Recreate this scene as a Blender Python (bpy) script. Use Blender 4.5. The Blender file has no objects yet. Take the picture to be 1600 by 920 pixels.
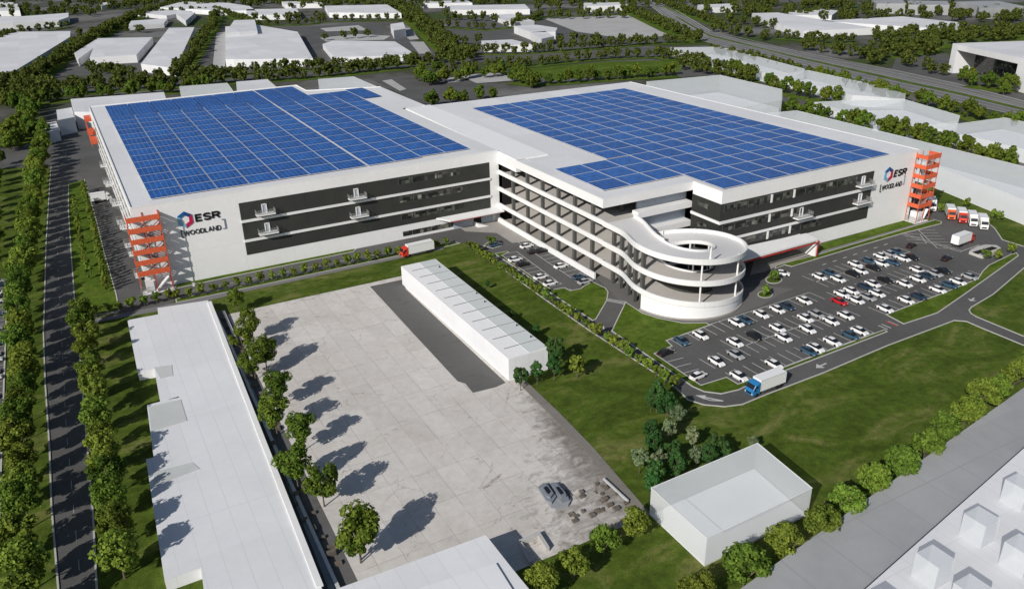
import bpy, bmesh, math, random
from mathutils import Vector, Matrix
from mathutils.geometry import tessellate_polygon
random.seed(7)
rnd = random.random
def ru(a, b): return a + (b - a) * random.random()
SC = bpy.context.scene
COL = SC.collection
S = 1.15                       # metres per survey unit

# ------------------------------------------------------------------ camera
CP = Vector((-8.78067, -206.642, 80.68055))
RM = Matrix(((0.8739763, 0.2160626, -0.4352957), (-0.4855532, 0.3512120, -0.8005550), (-0.0200889, 0.9110253, 0.4118609)))
F = 1264.456
cam_d = bpy.data.cameras.new('camera'); cam = bpy.data.objects.new('camera', cam_d); COL.objects.link(cam)
M4 = RM.to_4x4(); M4.translation = CP * S; cam.matrix_world = M4
cam_d.sensor_width = 36.0; cam_d.lens = F / 1600 * 36.0; cam_d.clip_start = 1; cam_d.clip_end = 20000
SC.camera = cam
# ------------------------------------------------------------------ sky, sun, exposure
SUN_AZ, SUN_EL = 28.0, 31.0    # the light travels towards this azimuth
w = bpy.data.worlds.new("World"); SC.world = w; w.use_nodes = True
nt = w.node_tree; bg = nt.nodes['Background']
sky = nt.nodes.new('ShaderNodeTexSky'); sky.sky_type = 'NISHITA'; sky.sun_disc = False
sky.sun_elevation = math.radians(SUN_EL); sky.sun_rotation = math.radians(270 - SUN_AZ)
nt.links.new(sky.outputs[0], bg.inputs[0]); bg.inputs[1].default_value = 0.068
sd = bpy.data.lights.new('sun', 'SUN'); sd.energy = 4.6; sd.angle = math.radians(0.5); sd.color = (1.0, 0.955, 0.89)
so = bpy.data.objects.new('sun', sd); COL.objects.link(so)
a, e = math.radians(SUN_AZ), math.radians(SUN_EL)
so.rotation_euler = Vector((math.cos(a) * math.cos(e), math.sin(a) * math.cos(e), -math.sin(e))).to_track_quat('-Z', 'Y').to_euler()
so.location = (-300, -300, 300)
SC.view_settings.view_transform = 'Standard'; SC.view_settings.look = 'None'
SC.view_settings.exposure = -0.06; SC.view_settings.gamma = 1.0; SC.view_settings.use_curve_mapping = False
SC.render.engine = 'CYCLES'
try:
    SC.cycles.max_bounces = 6; SC.cycles.transparent_max_bounces = 16; SC.cycles.use_denoising = True
except Exception: pass

# ------------------------------------------------------------------ survey helper: photograph point -> place on a level
def g(px, py, z=0.0):
    v = RM @ Vector((px - 800, -(py - 460), -F))
    p = CP + v * ((z - CP.z) / v.z)
    return (p.x, p.y)
def G(pts, z=0.0): return [g(x, y, z) for x, y in pts]

# ------------------------------------------------------------------ materials
class NT:
    def __init__(s, name):
        s.m = bpy.data.materials.new(name); s.m.use_nodes = True; s.t = s.m.node_tree
        s.b = s.t.nodes['Principled BSDF']; s.o = s.t.nodes['Material Output']
    def n(s, typ, **kw):
        nd = s.t.nodes.new(typ)
        for k, v in kw.items():
            if k.startswith('i_'):
                k2 = k[2:]; nd.inputs[int(k2) if k2.isdigit() else k2].default_value = v
            else: setattr(nd, k, v)
        return nd
    def l(s, a, b): s.t.links.new(a, b)
    def coord(s, scale=(1, 1, 1), rot=(0, 0, 0), which='Object'):
        c = s.n('ShaderNodeTexCoord'); mp = s.n('ShaderNodeMapping')
        mp.inputs['Scale'].default_value = scale; mp.inputs['Rotation'].default_value = rot
        s.l(c.outputs[which], mp.inputs[0]); return mp.outputs[0]
    def noise(s, scale, detail=4, rough=.55, co=None, dist=0):
        nz = s.n('ShaderNodeTexNoise'); nz.inputs['Scale'].default_value = scale; nz.inputs['Detail'].default_value = detail
        nz.inputs['Roughness'].default_value = rough; nz.inputs['Distortion'].default_value = dist
        if co is not None: s.l(co, nz.inputs['Vector'])
        return nz.outputs[0]
    def ramp(s, fac, stops):
        r = s.n('ShaderNodeValToRGB'); el = r.color_ramp.elements
        while len(el) < len(stops): el.new(.5)
        for i, (p, c) in enumerate(stops):
            el[i].position = p; el[i].color = (c, c, c, 1) if isinstance(c, (int, float)) else (*c, 1)
        s.l(fac, r.inputs[0]); return r.outputs[0]
    def mix(s, fac, a, b, mode='MIX'):
        m = s.n('ShaderNodeMix', data_type='RGBA', blend_type=mode)
        for si, v in ((0, fac), (6, a), (7, b)):
            sock = m.inputs[si]
            if isinstance(v, bpy.types.NodeSocket): s.l(v, sock)
            elif isinstance(v, (int, float)): sock.default_value = v if si == 0 else (v, v, v, 1)
            else: sock.default_value = (*v, 1)
        return m.outputs[2]
    def math(s, op, a, b=0.0, c=None):
        m = s.n('ShaderNodeMath', operation=op)
        for i, v in enumerate((a, b) if c is None else (a, b, c)):
            if isinstance(v, (int, float)): m.inputs[i].default_value = v
            else: s.l(v, m.inputs[i])
        return m.outputs[0]
    def col(s, c):
        if isinstance(c, tuple): s.b.inputs['Base Color'].default_value = (*c, 1)
        else: s.l(c, s.b.inputs['Base Color'])
    def rough(s, r, spec=.5, metal=0):
        s.b.inputs['Roughness'].default_value = r; s.b.inputs['Specular IOR Level'].default_value = spec
        s.b.inputs['Metallic'].default_value = metal
    def lines(s, co, axis, period, width, offset=0):
        sep = s.n('ShaderNodeSeparateXYZ'); s.l(co, sep.inputs[0])
        v = s.math('ADD', sep.outputs[axis], offset)
        v = s.math('MODULO', s.math('ADD', v, 10000 * period), period)
        return s.math('LESS_THAN', v, width)

def simple(name, c, rough=.6, spec=.3, metal=0, var=.06, scale=.8):
    t = NT(name); n_ = t.noise(scale, 4, co=t.coord())
    t.col(t.ramp(n_, [(.3, tuple(x * (1 - var) for x in c)), (.7, tuple(min(1, x * (1 + var)) for x in c))])); t.rough(rough, spec, metal); return t.m

def m_grass(name, base, dry):
    t = NT(name); co = t.coord()
    n1 = t.noise(.05, 8, .68, t.coord((1, 2.2, 1), (0, 0, .35)), 1.1); n2 = t.noise(.5, 5, .7, co); n3 = t.noise(4.5, 3, .7, co)
    c = t.ramp(n1, [(.34, tuple(x * .85 for x in base)), (.52, tuple(x * 1.3 for x in base)), (.68, dry)])
    c = t.mix(.75, c, t.ramp(n2, [(.28, .5), (.72, 1.5)]), 'MULTIPLY')
    c = t.mix(.6, c, t.ramp(n3, [(.3, .45), (.7, 1.6)]), 'MULTIPLY')
    t.col(c); t.rough(.95, .1)
    bp = t.n('ShaderNodeBump'); bp.inputs['Strength'].default_value = .5; bp.inputs['Distance'].default_value = .25
    t.l(n3, bp.inputs['Height']); t.l(bp.outputs[0], t.b.inputs['Normal'])
    return t.m
M = {}
M['grass'] = m_grass('lawn_grass', (.056, .086, .011), (.17, .17, .055))
M['verge'] = m_grass('verge_grass', (.060, .098, .010), (.12, .15, .028))

def m_asphalt(name, v, warm=(1, .985, .965)):
    t = NT(name); co = t.coord()
    n1 = t.noise(.05, 5, .6, co); n2 = t.noise(.9, 5, .7, co); n3 = t.noise(9, 2, .6, co)
    c = t.ramp(n1, [(.3, tuple(v * .82 * x for x in warm)), (.7, tuple(v * 1.15 * x for x in warm))])
    c = t.mix(.5, c, t.ramp(n2, [(.3, .78), (.7, 1.18)]), 'MULTIPLY')
    c = t.mix(.4, c, t.ramp(n3, [(.3, .75), (.7, 1.2)]), 'MULTIPLY')
    t.col(c); t.rough(.85, .25); return t.m
M['asphalt'] = m_asphalt('asphalt', .105)
M['asphalt_dark'] = m_asphalt('asphalt_dark', .105)
M['highway'] = m_asphalt('highway_asphalt', .17, (1, .99, .98))
M['asphalt_far'] = m_asphalt('asphalt_far', .10)

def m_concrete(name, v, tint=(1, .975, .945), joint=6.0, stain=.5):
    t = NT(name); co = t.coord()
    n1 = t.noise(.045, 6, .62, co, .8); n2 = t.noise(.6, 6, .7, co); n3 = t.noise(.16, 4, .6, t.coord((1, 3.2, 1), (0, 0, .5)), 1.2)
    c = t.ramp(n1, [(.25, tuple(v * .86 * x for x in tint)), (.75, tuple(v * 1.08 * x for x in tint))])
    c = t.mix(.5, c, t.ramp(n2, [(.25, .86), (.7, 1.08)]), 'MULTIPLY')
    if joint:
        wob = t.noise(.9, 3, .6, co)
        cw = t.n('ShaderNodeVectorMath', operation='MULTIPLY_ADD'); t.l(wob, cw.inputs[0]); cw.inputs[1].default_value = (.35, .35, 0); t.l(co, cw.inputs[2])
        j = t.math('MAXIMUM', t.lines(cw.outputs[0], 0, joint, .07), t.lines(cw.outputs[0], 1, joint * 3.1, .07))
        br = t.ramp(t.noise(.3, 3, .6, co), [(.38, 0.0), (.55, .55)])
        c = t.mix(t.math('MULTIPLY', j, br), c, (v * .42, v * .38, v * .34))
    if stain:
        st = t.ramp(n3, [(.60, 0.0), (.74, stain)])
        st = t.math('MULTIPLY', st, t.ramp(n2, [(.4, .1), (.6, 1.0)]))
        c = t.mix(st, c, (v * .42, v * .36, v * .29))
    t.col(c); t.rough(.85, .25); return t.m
M['yard'] = m_concrete('yard_concrete', .60, (1, .965, .925), joint=3.6, stain=.5)
def m_yard():
    t = NT('weathered_yard_concrete'); co = t.coord(); v = .56
    n1 = t.noise(.045, 7, .65, co, .8); n2 = t.noise(.6, 6, .72, co); n4 = t.noise(.30, 8, .72, t.coord((1, 1.7, 1), (0, 0, -.35)), .6)
    c = t.ramp(n1, [(.25, (.50, .465, .425)), (.5, (.60, .570, .535)), (.75, (.66, .635, .605))])
    c = t.mix(.7, c, t.ramp(n2, [(.25, .82), (.7, 1.08)]), 'MULTIPLY')
    # slabs of slightly different age, wobbling joints
    wob = t.noise(.7, 4, .65, co); cw = t.n('ShaderNodeVectorMath', operation='MULTIPLY_ADD'); t.l(wob, cw.inputs[0]); cw.inputs[1].default_value = (.5, .5, 0); t.l(co, cw.inputs[2])
    sc_ = t.n('ShaderNodeVectorMath', operation='MULTIPLY'); t.l(co, sc_.inputs[0]); sc_.inputs[1].default_value = (1 / 4.6, 1 / 9.2, 0)
    fl = t.n('ShaderNodeVectorMath', operation='FLOOR'); t.l(sc_.outputs[0], fl.inputs[0]); wn = t.n('ShaderNodeTexWhiteNoise'); t.l(fl.outputs[0], wn.inputs[0])
    c = t.mix(.9, c, t.ramp(wn.outputs[0], [(0, .94), (1, 1.04)]), 'MULTIPLY')
    j = t.math('MAXIMUM', t.lines(cw.outputs[0], 0, 4.6, .10), t.lines(cw.outputs[0], 1, 9.2, .10))
    c = t.mix(t.math('MULTIPLY', j, t.ramp(t.noise(.25, 4, .6, co), [(.36, .15), (.6, .75)])), c, (.27, .23, .20))
    vo = t.n('ShaderNodeTexVoronoi', feature='DISTANCE_TO_EDGE'); vo.inputs['Scale'].default_value = .085; cv = t.n('ShaderNodeVectorMath', operation='MULTIPLY_ADD'); t.l(t.noise(.5, 5, .7, co), cv.inputs[0]); cv.inputs[1].default_value = (4, 4, 0); t.l(co, cv.inputs[2]); t.l(cv.outputs[0], vo.inputs['Vector'])
    cr = t.math('LESS_THAN', vo.outputs['Distance'], .006)
    c = t.mix(t.math('MULTIPLY', cr, t.ramp(n4, [(.48, 0.0), (.62, .7)])), c, (.17, .125, .095))
    sep = t.n('ShaderNodeSeparateXYZ'); t.l(co, sep.inputs[0]); X, Y = sep.outputs[0], sep.outputs[1]
    def grad(v_, a_, b_):
        m = t.n('ShaderNodeMapRange'); t.l(v_, m.inputs[0]); m.inputs[1].default_value = a_; m.inputs[2].default_value = b_; return m.outputs[0]
    low = grad(Y, -95, -135); right = grad(X, 58, 66); corner = t.math('MULTIPLY', grad(t.math('SUBTRACT', X, t.math('MULTIPLY', Y, .62)), 122, 146), grad(Y, -106, -122))
    top = t.math('MULTIPLY', grad(Y, -42, -29), .45)
    z = t.math('ADD', t.math('MULTIPLY', right, grad(Y, -88, -108)), t.math('MULTIPLY', corner, 1.0)); z = t.math('MAXIMUM', z, t.math('MAXIMUM', top, t.math('MULTIPLY', low, .14)))
    d_ = t.ramp(t.math('ADD', t.math('MULTIPLY', n4, .9), t.math('MULTIPLY', z, .29)), [(.59, 0.0), (.70, .5), (.86, .95)])
    d_ = t.math('MULTIPLY', d_, t.ramp(n2, [(.3, .55), (.6, 1.0)]))
    c = t.mix(d_, c, t.ramp(n2, [(.3, (.075, .068, .06)), (.7, (.20, .17, .14))]))
    t.col(c); t.rough(.85, .25); return t.m
M['yard'] = m_yard()
M['yard_dirty'] = m_concrete('dirty_concrete', .21, (1, .93, .84), 3.1, .9)
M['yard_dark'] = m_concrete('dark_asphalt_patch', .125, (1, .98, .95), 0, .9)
M['plaza'] = m_concrete('plaza_concrete', .34, (1, .95, .88), 4, .2)
M['deck'] = m_concrete('deck_concrete', .50, (1, .955, .90), 0, .12)
M['kerb'] = simple('kerb_concrete', (.46, .45, .43), .8)
M['paint'] = simple('road_paint', (.50, .50, .49), .7, var=.2, scale=3)
M['paint_red'] = simple('red_road_paint', (.45, .07, .06), .7, var=.2, scale=3)
M['path'] = m_concrete('footpath_paving', .20, (1, .97, .98), 2.4, .2)

def m_white(name, v, panel=(0, 0), tint=(1, 1, 1), seam=.86, blotch=.04, rough=.55):
    t = NT(name); co = t.coord(); n1 = t.noise(.06, 5, .6, co); n2 = t.noise(.7, 5, .7, co)
    c = t.ramp(n1, [(.3, tuple(v * (1 - blotch) * x for x in tint)), (.7, tuple(min(1, v * (1 + blotch)) * x for x in tint))])
    c = t.mix(.6, c, t.ramp(n2, [(.3, .95), (.7, 1.03)]), 'MULTIPLY')
    if panel[0] or panel[1]:
        js = [t.lines(co, ax, p, wd) for ax, p, wd in ((0, panel[0], .16), (panel[2] if len(panel) > 2 else 1, panel[1], .16)) if p]
        j = js[0] if len(js) == 1 else t.math('MAXIMUM', js[0], js[1])
        c = t.mix(j, c, tuple(v * seam * x for x in tint))
    if len(panel) > 3:                                   # membrane sheets of slightly different age
        sep = t.n('ShaderNodeSeparateXYZ'); t.l(co, sep.inputs[0])
        fx = t.math('FLOOR', t.math('DIVIDE', sep.outputs[0], panel[3])); fy = t.math('FLOOR', t.math('DIVIDE', sep.outputs[1], panel[3] * 1.3))
        cb = t.n('ShaderNodeCombineXYZ'); t.l(fx, cb.inputs[0]); t.l(fy, cb.inputs[1])
        wn = t.n('ShaderNodeTexWhiteNoise'); t.l(cb.outputs[0], wn.inputs[0])
        c = t.mix(.9, c, t.ramp(wn.outputs[0], [(0, .88 if v == .72 and name.startswith('far') else .93), (1, 1.03)]), 'MULTIPLY')
    t.col(c); t.rough(rough, .25); return t.m
M['wall'] = m_white('white_wall_cladding', .80, (14.5, 9.0, 2), seam=.93)
M['trim'] = m_white('white_trim', .76)
M['roofg'] = m_white('grey_roof_membrane', .72, (0, 0, 1, 13.0), (1, 1, 1.015), blotch=.03)
M['roofw'] = m_white('white_roof_membrane', .82, blotch=.02)
M['block'] = m_white('white_block_cladding', .76, (3.6, 0), (.985, .995, 1.02), seam=.9, blotch=.05)
M['blockroof'] = m_white('white_block_roof', .74, (3.3, 34.0, 1, 17.0), (.985, .995, 1.02), seam=.9, blotch=.05)
M['blockfar'] = m_white('far_white_cladding', .72, (0, 0, 1, 16.0), (.985, .99, 1.01), blotch=.05)
M['patch'] = m_white('weathered_sheet', .56, tint=(.97, 1, .98), blotch=.08)
M['floor'] = m_white('pale_floor', .90, (4.5, 0), (.99, 1, 1.01), seam=.95)
M['slab'] = m_white('grey_flat_roof', .36, (9, 13, 1, 15.0), (.98, 1.0, 1.03), seam=.85, blotch=.10)
M['bluegrey'] = simple('bluegrey_metal', (.20, .235, .26), .5)
M['doorblue'] = simple('blue_grey_door', (.36, .40, .46), .5)

def m_ghost(name, alpha, c):
    t = NT(name); t.col(t.ramp(t.noise(.12, 4, .6, t.coord()), [(.3, tuple(x * .93 for x in c)), (.7, c)])); t.rough(.45, .3)
    t.b.inputs['Alpha'].default_value = alpha; return t.m
M['ghost'] = m_ghost('frosted_sheet', .50, (.82, .85, .86))
M['ghost_thin'] = m_ghost('thin_frosted_sheet', .42, (.78, .81, .84))

def m_clad(name):
    t = NT(name); co = t.coord(); n1 = t.noise(.2, 4, .6, co)
    c = t.ramp(n1, [(.3, (.034, .036, .033)), (.7, (.044, .046, .041))])
    j = t.math('MAXIMUM', t.lines(co, 2, .9, .06), t.lines(co, 0, 9.3, .12))
    c = t.mix(j, c, (.026, .027, .025)); t.col(c); t.rough(.6, .3); return t.m
M['clad'] = m_clad('charcoal_cladding')
def m_window(name):
    t = NT(name); co = t.coord((1 / 1.3, 1 / 1.3, 1 / 1.1))
    sp = t.n('ShaderNodeVectorMath', operation='FLOOR'); t.l(co, sp.inputs[0])
    wn = t.n('ShaderNodeTexWhiteNoise'); t.l(sp.outputs[0], wn.inputs[0])
    c = t.ramp(wn.outputs[0], [(0, (.012, .014, .015)), (.55, (.03, .033, .03)), (.72, (.07, .075, .065)), (.93, (.12, .12, .10)), (1, (.3, .3, .27))])
    t.col(c); t.rough(.12, .6); return t.m
M['window'] = m_window('window_glass')
M['col'] = simple('dark_grey_concrete', (.085, .085, .08), .7)
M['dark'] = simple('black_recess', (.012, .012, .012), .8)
M['orange'] = simple('orange_painted_steel', (.62, .115, .048), .5, var=.12, scale=1.2)
M['steel'] = simple('galvanised_steel', (.38, .38, .37), .45, metal=.3)
M['red'] = simple('red_trim', (.42, .035, .03), .5)
M['ink'] = simple('black_lettering', (.012, .012, .014), .5)
M['logo_navy'] = simple('navy_sign_face', (.012, .10, .30), .4)
M['logo_dblue'] = simple('deep_navy_sign_face', (.015, .06, .19), .4)
M['logo_sky'] = simple('pale_blue_sign_face', (.19, .40, .56), .4)
M['logo_crimson'] = simple('crimson_sign_face', (.45, .012, .07), .4)
M['bracket'] = simple('grey_blue_bracket', (.22, .24, .30), .4)

def m_solar(name, cx, cy):
    t = NT(name); co = t.coord(); oi = t.n('ShaderNodeObjectInfo')
    n1 = t.noise(.35, 3, .6, t.coord(which='Object'))
    c = t.ramp(oi.outputs['Random'], [(0, (.008, .076, .30)), (1, (.013, .108, .39))])
    sp = t.n('ShaderNodeVectorMath', operation='FLOOR'); t.l(t.coord((1 / cx, 1 / cy, 1)), sp.inputs[0])
    wn = t.n('ShaderNodeTexWhiteNoise'); t.l(sp.outputs[0], wn.inputs[0])
    c = t.mix(.8, c, t.ramp(wn.outputs[0], [(0, .72), (1, 1.25)]), 'MULTIPLY')
    j = t.math('MAXIMUM', t.lines(co, 0, cx, .075), t.lines(co, 1, cy, .075))
    c = t.mix(t.math('MULTIPLY', j, .7), c, (.36, .44, .62)); t.col(c); t.rough(.45, .22); return t.m
M['solarL'] = m_solar('solar_cells', 1.50, 2.95); M['solarR'] = m_solar('solar_cells_fine', 1.02, 1.70)
M['alu'] = simple('aluminium_edge', (.62, .62, .62), .4, metal=.2)

def m_leaf(name, c1, c2, tr=.35):
    t = NT(name); oi = t.n('ShaderNodeObjectInfo'); ge = t.n('ShaderNodeNewGeometry')
    c = t.ramp(ge.outputs['Random Per Island'], [(0, c1), (1, c2)])
    c = t.mix(.85, c, t.ramp(oi.outputs['Random'], [(0, .72), (1, 1.22)]), 'MULTIPLY')
    hs = t.n('ShaderNodeHueSaturation'); wn2 = t.n('ShaderNodeTexWhiteNoise', noise_dimensions='1D'); t.l(oi.outputs['Random'], wn2.inputs['W']); t.l(t.math('ADD', .490, t.math('MULTIPLY', wn2.outputs[0], .045)), hs.inputs['Hue']); t.l(c, hs.inputs['Color']); c = hs.outputs[0]
    t.col(c); t.rough(.75, .15)
    tl = t.n('ShaderNodeBsdfTranslucent'); t.l(c, tl.inputs[0]); mx = t.n('ShaderNodeMixShader'); mx.inputs[0].default_value = tr
    t.l(t.b.outputs[0], mx.inputs[1]); t.l(tl.outputs[0], mx.inputs[2]); t.l(mx.outputs[0], t.o.inputs[0]); return t.m
M['leaf'] = m_leaf('broadleaf', (.060, .10, .012), (.20, .25, .032))
M['leaf_bright'] = m_leaf('bright_leaf', (.090, .140, .016), (.28, .34, .050))
M['leaf_dark'] = m_leaf('dark_leaf', (.030, .080, .020), (.095, .185, .045))
M['leaf_pale'] = m_leaf('pale_leaf', (.13, .17, .08), (.30, .35, .18))
M['leaf_far'] = m_leaf('far_leaf', (.050, .080, .014), (.15, .185, .034))
M['bark'] = simple('bark', (.12, .10, .075), .9, var=.3)

def m_paint(name, c):
    t = NT(name); t.col(c); t.rough(.3, .5); t.b.inputs['Coat Weight'].default_value = .4; return t.m
for k, c in dict(white=(.80, .80, .80), silver=(.36, .37, .38), black=(.012, .012, .013), navy=(.022, .045, .075), red=(.50, .012, .02), blue=(.035, .085, .14)).items():
    M['car_' + k] = m_paint('car_paint_' + k, c)
M['glass'] = m_paint('vehicle_glass', (.012, .014, .017)); M['tyre'] = simple('tyre_rubber', (.015, .015, .015), .8)
M['lamp'] = m_paint('headlamp_lens', (.6, .6, .58)); M['truckw'] = m_paint('truck_box_white', (.82, .82, .82))
for k, c in dict(red=(.62, .04, .02), orange=(.75, .12, .03), blue=(.02, .17, .40), white=(.8, .8, .8)).items():
    M['cab_' + k] = m_paint('truck_cab_' + k, c)

# ------------------------------------------------------------------ mesh builder (survey units, scaled to metres on build)
class MB:
    def __init__(s): s.v = []; s.f = []
    def quad(s, *p):
        i = len(s.v); s.v += [tuple(q) for q in p]; s.f.append(tuple(range(i, i + len(p)))); return s
    def box(s, x0, x1, y0, y1, z0, z1):
        i = len(s.v); s.v += [(x, y, z) for z in (z0, z1) for y in (y0, y1) for x in (x0, x1)]
        for f in ((0, 2, 3, 1), (4, 5, 7, 6), (0, 1, 5, 4), (2, 6, 7, 3), (0, 4, 6, 2), (1, 3, 7, 5)): s.f.append(tuple(i + k for k in f))
        return s
    def beam(s, a, b, w_, h):                       # a box along a -> b
        a, b = Vector(a), Vector(b); d = (b - a); L = d.length
        if L < 1e-6: return s
        d.normalize(); up = Vector((0, 0, 1)) if abs(d.z) < .95 else Vector((1, 0, 0))
        r = d.cross(up).normalized(); u = r.cross(d); i = len(s.v)
        for p in (a, b):
            for sx, sz in ((-1, -1), (1, -1), (1, 1), (-1, 1)): s.v.append(tuple(p + r * sx * w_ / 2 + u * sz * h / 2))
        for f in ((0, 1, 2, 3), (7, 6, 5, 4), (0, 4, 5, 1), (1, 5, 6, 2), (2, 6, 7, 3), (3, 7, 4, 0)): s.f.append(tuple(i + k for k in f))
        return s
    def cyl(s, x, y, z0, z1, r, n=10, r2=None):
        r2 = r if r2 is None else r2; i = len(s.v)
        for z, rr in ((z0, r), (z1, r2)):
            for k in range(n): t = 2 * math.pi * k / n; s.v.append((x + rr * math.cos(t), y + rr * math.sin(t), z))
        for k in range(n): s.f.append((i + k, i + (k + 1) % n, i + n + (k + 1) % n, i + n + k))
        s.f.append(tuple(i + n + k for k in range(n))); s.f.append(tuple(i + n - 1 - k for k in range(n))); return s
    def wheel(s, x, y, z, r, wd, n=12):             # axis along y
        i = len(s.v)
        for yy in (y - wd / 2, y + wd / 2):
            for k in range(n): t = 2 * math.pi * k / n; s.v.append((x + r * math.cos(t), yy, z + r * math.sin(t)))
        for k in range(n): s.f.append((i + k, i + n + k, i + n + (k + 1) % n, i + (k + 1) % n))
        s.f.append(tuple(i + k for k in range(n))); s.f.append(tuple(i + 2 * n - 1 - k for k in range(n))); return s
    def poly(s, pts, z):                            # flat sheet, any outline
        tr = tessellate_polygon([[Vector((x, y, 0)) for x, y in pts]]); i = len(s.v)
        s.v += [(x, y, z) for x, y in pts]
        for t in tr:
            a, b, c = (Vector(pts[k]) for k in t)
            if (b - a).cross(c - a) < 0: t = (t[0], t[2], t[1])
            s.f.append(tuple(i + k for k in t))
        return s
    def prism(s, pts, z0, z1, bottom=True):
        ar = sum(pts[k][0] * pts[(k + 1) % len(pts)][1] - pts[(k + 1) % len(pts)][0] * pts[k][1] for k in range(len(pts)))
        if ar < 0: pts = pts[::-1]
        s.poly(pts, z1); i = len(s.v); n = len(pts)
        s.v += [(x, y, z0) for x, y in pts] + [(x, y, z1) for x, y in pts]
        for k in range(n): s.f.append((i + k, i + (k + 1) % n, i + n + (k + 1) % n, i + n + k))
        return s
    def strip(s, pts, width, z0, z1=None, closed=False):  # kerb / painted line along a path
        n = len(pts); P = [Vector(p) for p in pts]; L, R_ = [], []
        for k in range(n):
            a = P[k - 1] if (k > 0 or closed) else P[k]; b = P[(k + 1) % n] if (k < n - 1 or closed) else P[k]
            d1 = (P[k] - a); d2 = (b - P[k])
            d1 = d1.normalized() if d1.length > 1e-6 else None; d2 = d2.normalized() if d2.length > 1e-6 else None
            if d1 is None: d1 = d2
            if d2 is None: d2 = d1
            t = (d1 + d2); t = t.normalized() if t.length > 1e-4 else d1
            nr = Vector((-t.y, t.x)); c = max(.4, nr.dot(Vector((-d1.y, d1.x))))
            L.append(P[k] + nr * width / 2 / c); R_.append(P[k] - nr * width / 2 / c)
        for k in range(n if closed else n - 1):
            q = (k + 1) % n
            if z1 is None: s.quad((*R_[k], z0), (*R_[q], z0), (*L[q], z0), (*L[k], z0))
            else:
                i = len(s.v)
                s.v += [(*R_[k], z0), (*R_[q], z0), (*L[q], z0), (*L[k], z0), (*R_[k], z1), (*R_[q], z1), (*L[q], z1), (*L[k], z1)]
                for f in ((4, 5, 6, 7), (0, 1, 5, 4), (2, 3, 7, 6), (1, 2, 6, 5), (3, 0, 4, 7)): s.f.append(tuple(i + x for x in f))
        return s
    def mesh(s, name, mat, origin=(0, 0, 0), scale=None, smooth=False):
        k = S if scale is None else scale
        me = bpy.data.meshes.new(name)
        me.from_pydata([((x - origin[0]) * k, (y - origin[1]) * k, (z - origin[2]) * k) for x, y, z in s.v], [], s.f)
        me.materials.append(mat)
        if smooth: me.polygons.foreach_set('use_smooth', [True] * len(me.polygons))
        me.update(); return me
    def build(s, name, mat, parent=None, origin=(0, 0, 0), smooth=False):
        o = bpy.data.objects.new(name, s.mesh(name, mat, origin, smooth=smooth)); COL.objects.link(o)
        if parent: o.parent = parent
        else: o.location = Vector(origin) * S
        return o
def tag(o, label=None, cat=None, group=None, kind=None):
    for k, v in (('label', label), ('category', cat), ('group', group), ('kind', kind)):
        if v: o[k] = v
    return o
def thing(name, label, cat, loc=(0, 0, 0), rz=0.0, group=None):
    o = bpy.data.objects.new(name, None); COL.objects.link(o); o.location = Vector(loc) * S; o.rotation_euler = (0, 0, rz)
    o.empty_display_size = 1; return tag(o, label, cat, group)
def inst(name, mesh, parent=None, loc=(0, 0, 0), sc=None):
    o = bpy.data.objects.new(name, mesh); COL.objects.link(o); o.parent = parent; o.location = loc
    if sc: o.scale = sc
    return o
def struct(o, kind='structure'): o['kind'] = kind; return o
def copy_tree(o, parent=None):
    c = o.copy(); COL.objects.link(c); c.parent = parent
    for ch in o.children: copy_tree(ch, c)
    return c
ORD = ['first', 'second', 'third', 'fourth', 'fifth', 'sixth', 'seventh', 'eighth', 'ninth', 'tenth', 'eleventh', 'twelfth', 'thirteenth', 'fourteenth', 'fifteenth', 'sixteenth', 'seventeenth', 'eighteenth', 'nineteenth']
def nth(k):
    if k < 19: return ORD[k]
    n = k + 1; t = {2: 'twentieth', 3: 'thirtieth', 4: 'fortieth', 5: 'fiftieth', 6: 'sixtieth', 7: 'seventieth'}; u = {2: 'twenty', 3: 'thirty', 4: 'forty', 5: 'fifty', 6: 'sixty', 7: 'seventy'}
    return t[n // 10] if n % 10 == 0 else u[n // 10] + '-' + ORD[n % 10 - 1]

# ================================================================== GROUND
m = NT('far_ground'); co = m.coord()
c = m.ramp(m.noise(.008, 5, .6, co), [(.40, (.050, .075, .018)), (.47, (.060, .066, .040)), (.52, (.10, .098, .092)), (.62, (.17, .167, .162))])
c = m.mix(.5, c, m.ramp(m.noise(.2, 4, .6, co), [(.3, .7), (.7, 1.25)]), 'MULTIPLY'); m.col(c); m.rough(.9, .15)
struct(MB().quad((-6000, -2500, 0), (8000, -2500, 0), (8000, 9000, 0), (-6000, 9000, 0)).build('ground', m.m))
lawn = G([(-400, 236), (128, 232), (215, 330), (240, 450), (640, 372), (780, 340), (1000, 400), (1405, 343), (1440, 283), (1475, 286), (1700, 350), (2000, 420), (2200, 900), (1700, 1500), (-900, 1500)])
struct(MB().poly(lawn, .02).build('lawn', M['grass']))

def sheet(name, pts, mat, z, conv=True, zz=0):
    return struct(MB().poly(G(pts, zz) if conv else pts, z).build(name, mat))
KERB = MB()
def island(pts, name='verge', mat='verge', conv=True, kerb=True, h=.13):
    P = G(pts) if conv else pts
    struct(MB().prism(P, .03, h).build(name, M[mat]))
    if kerb: KERB.strip(P, .26, .03, h + .02, True)
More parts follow.
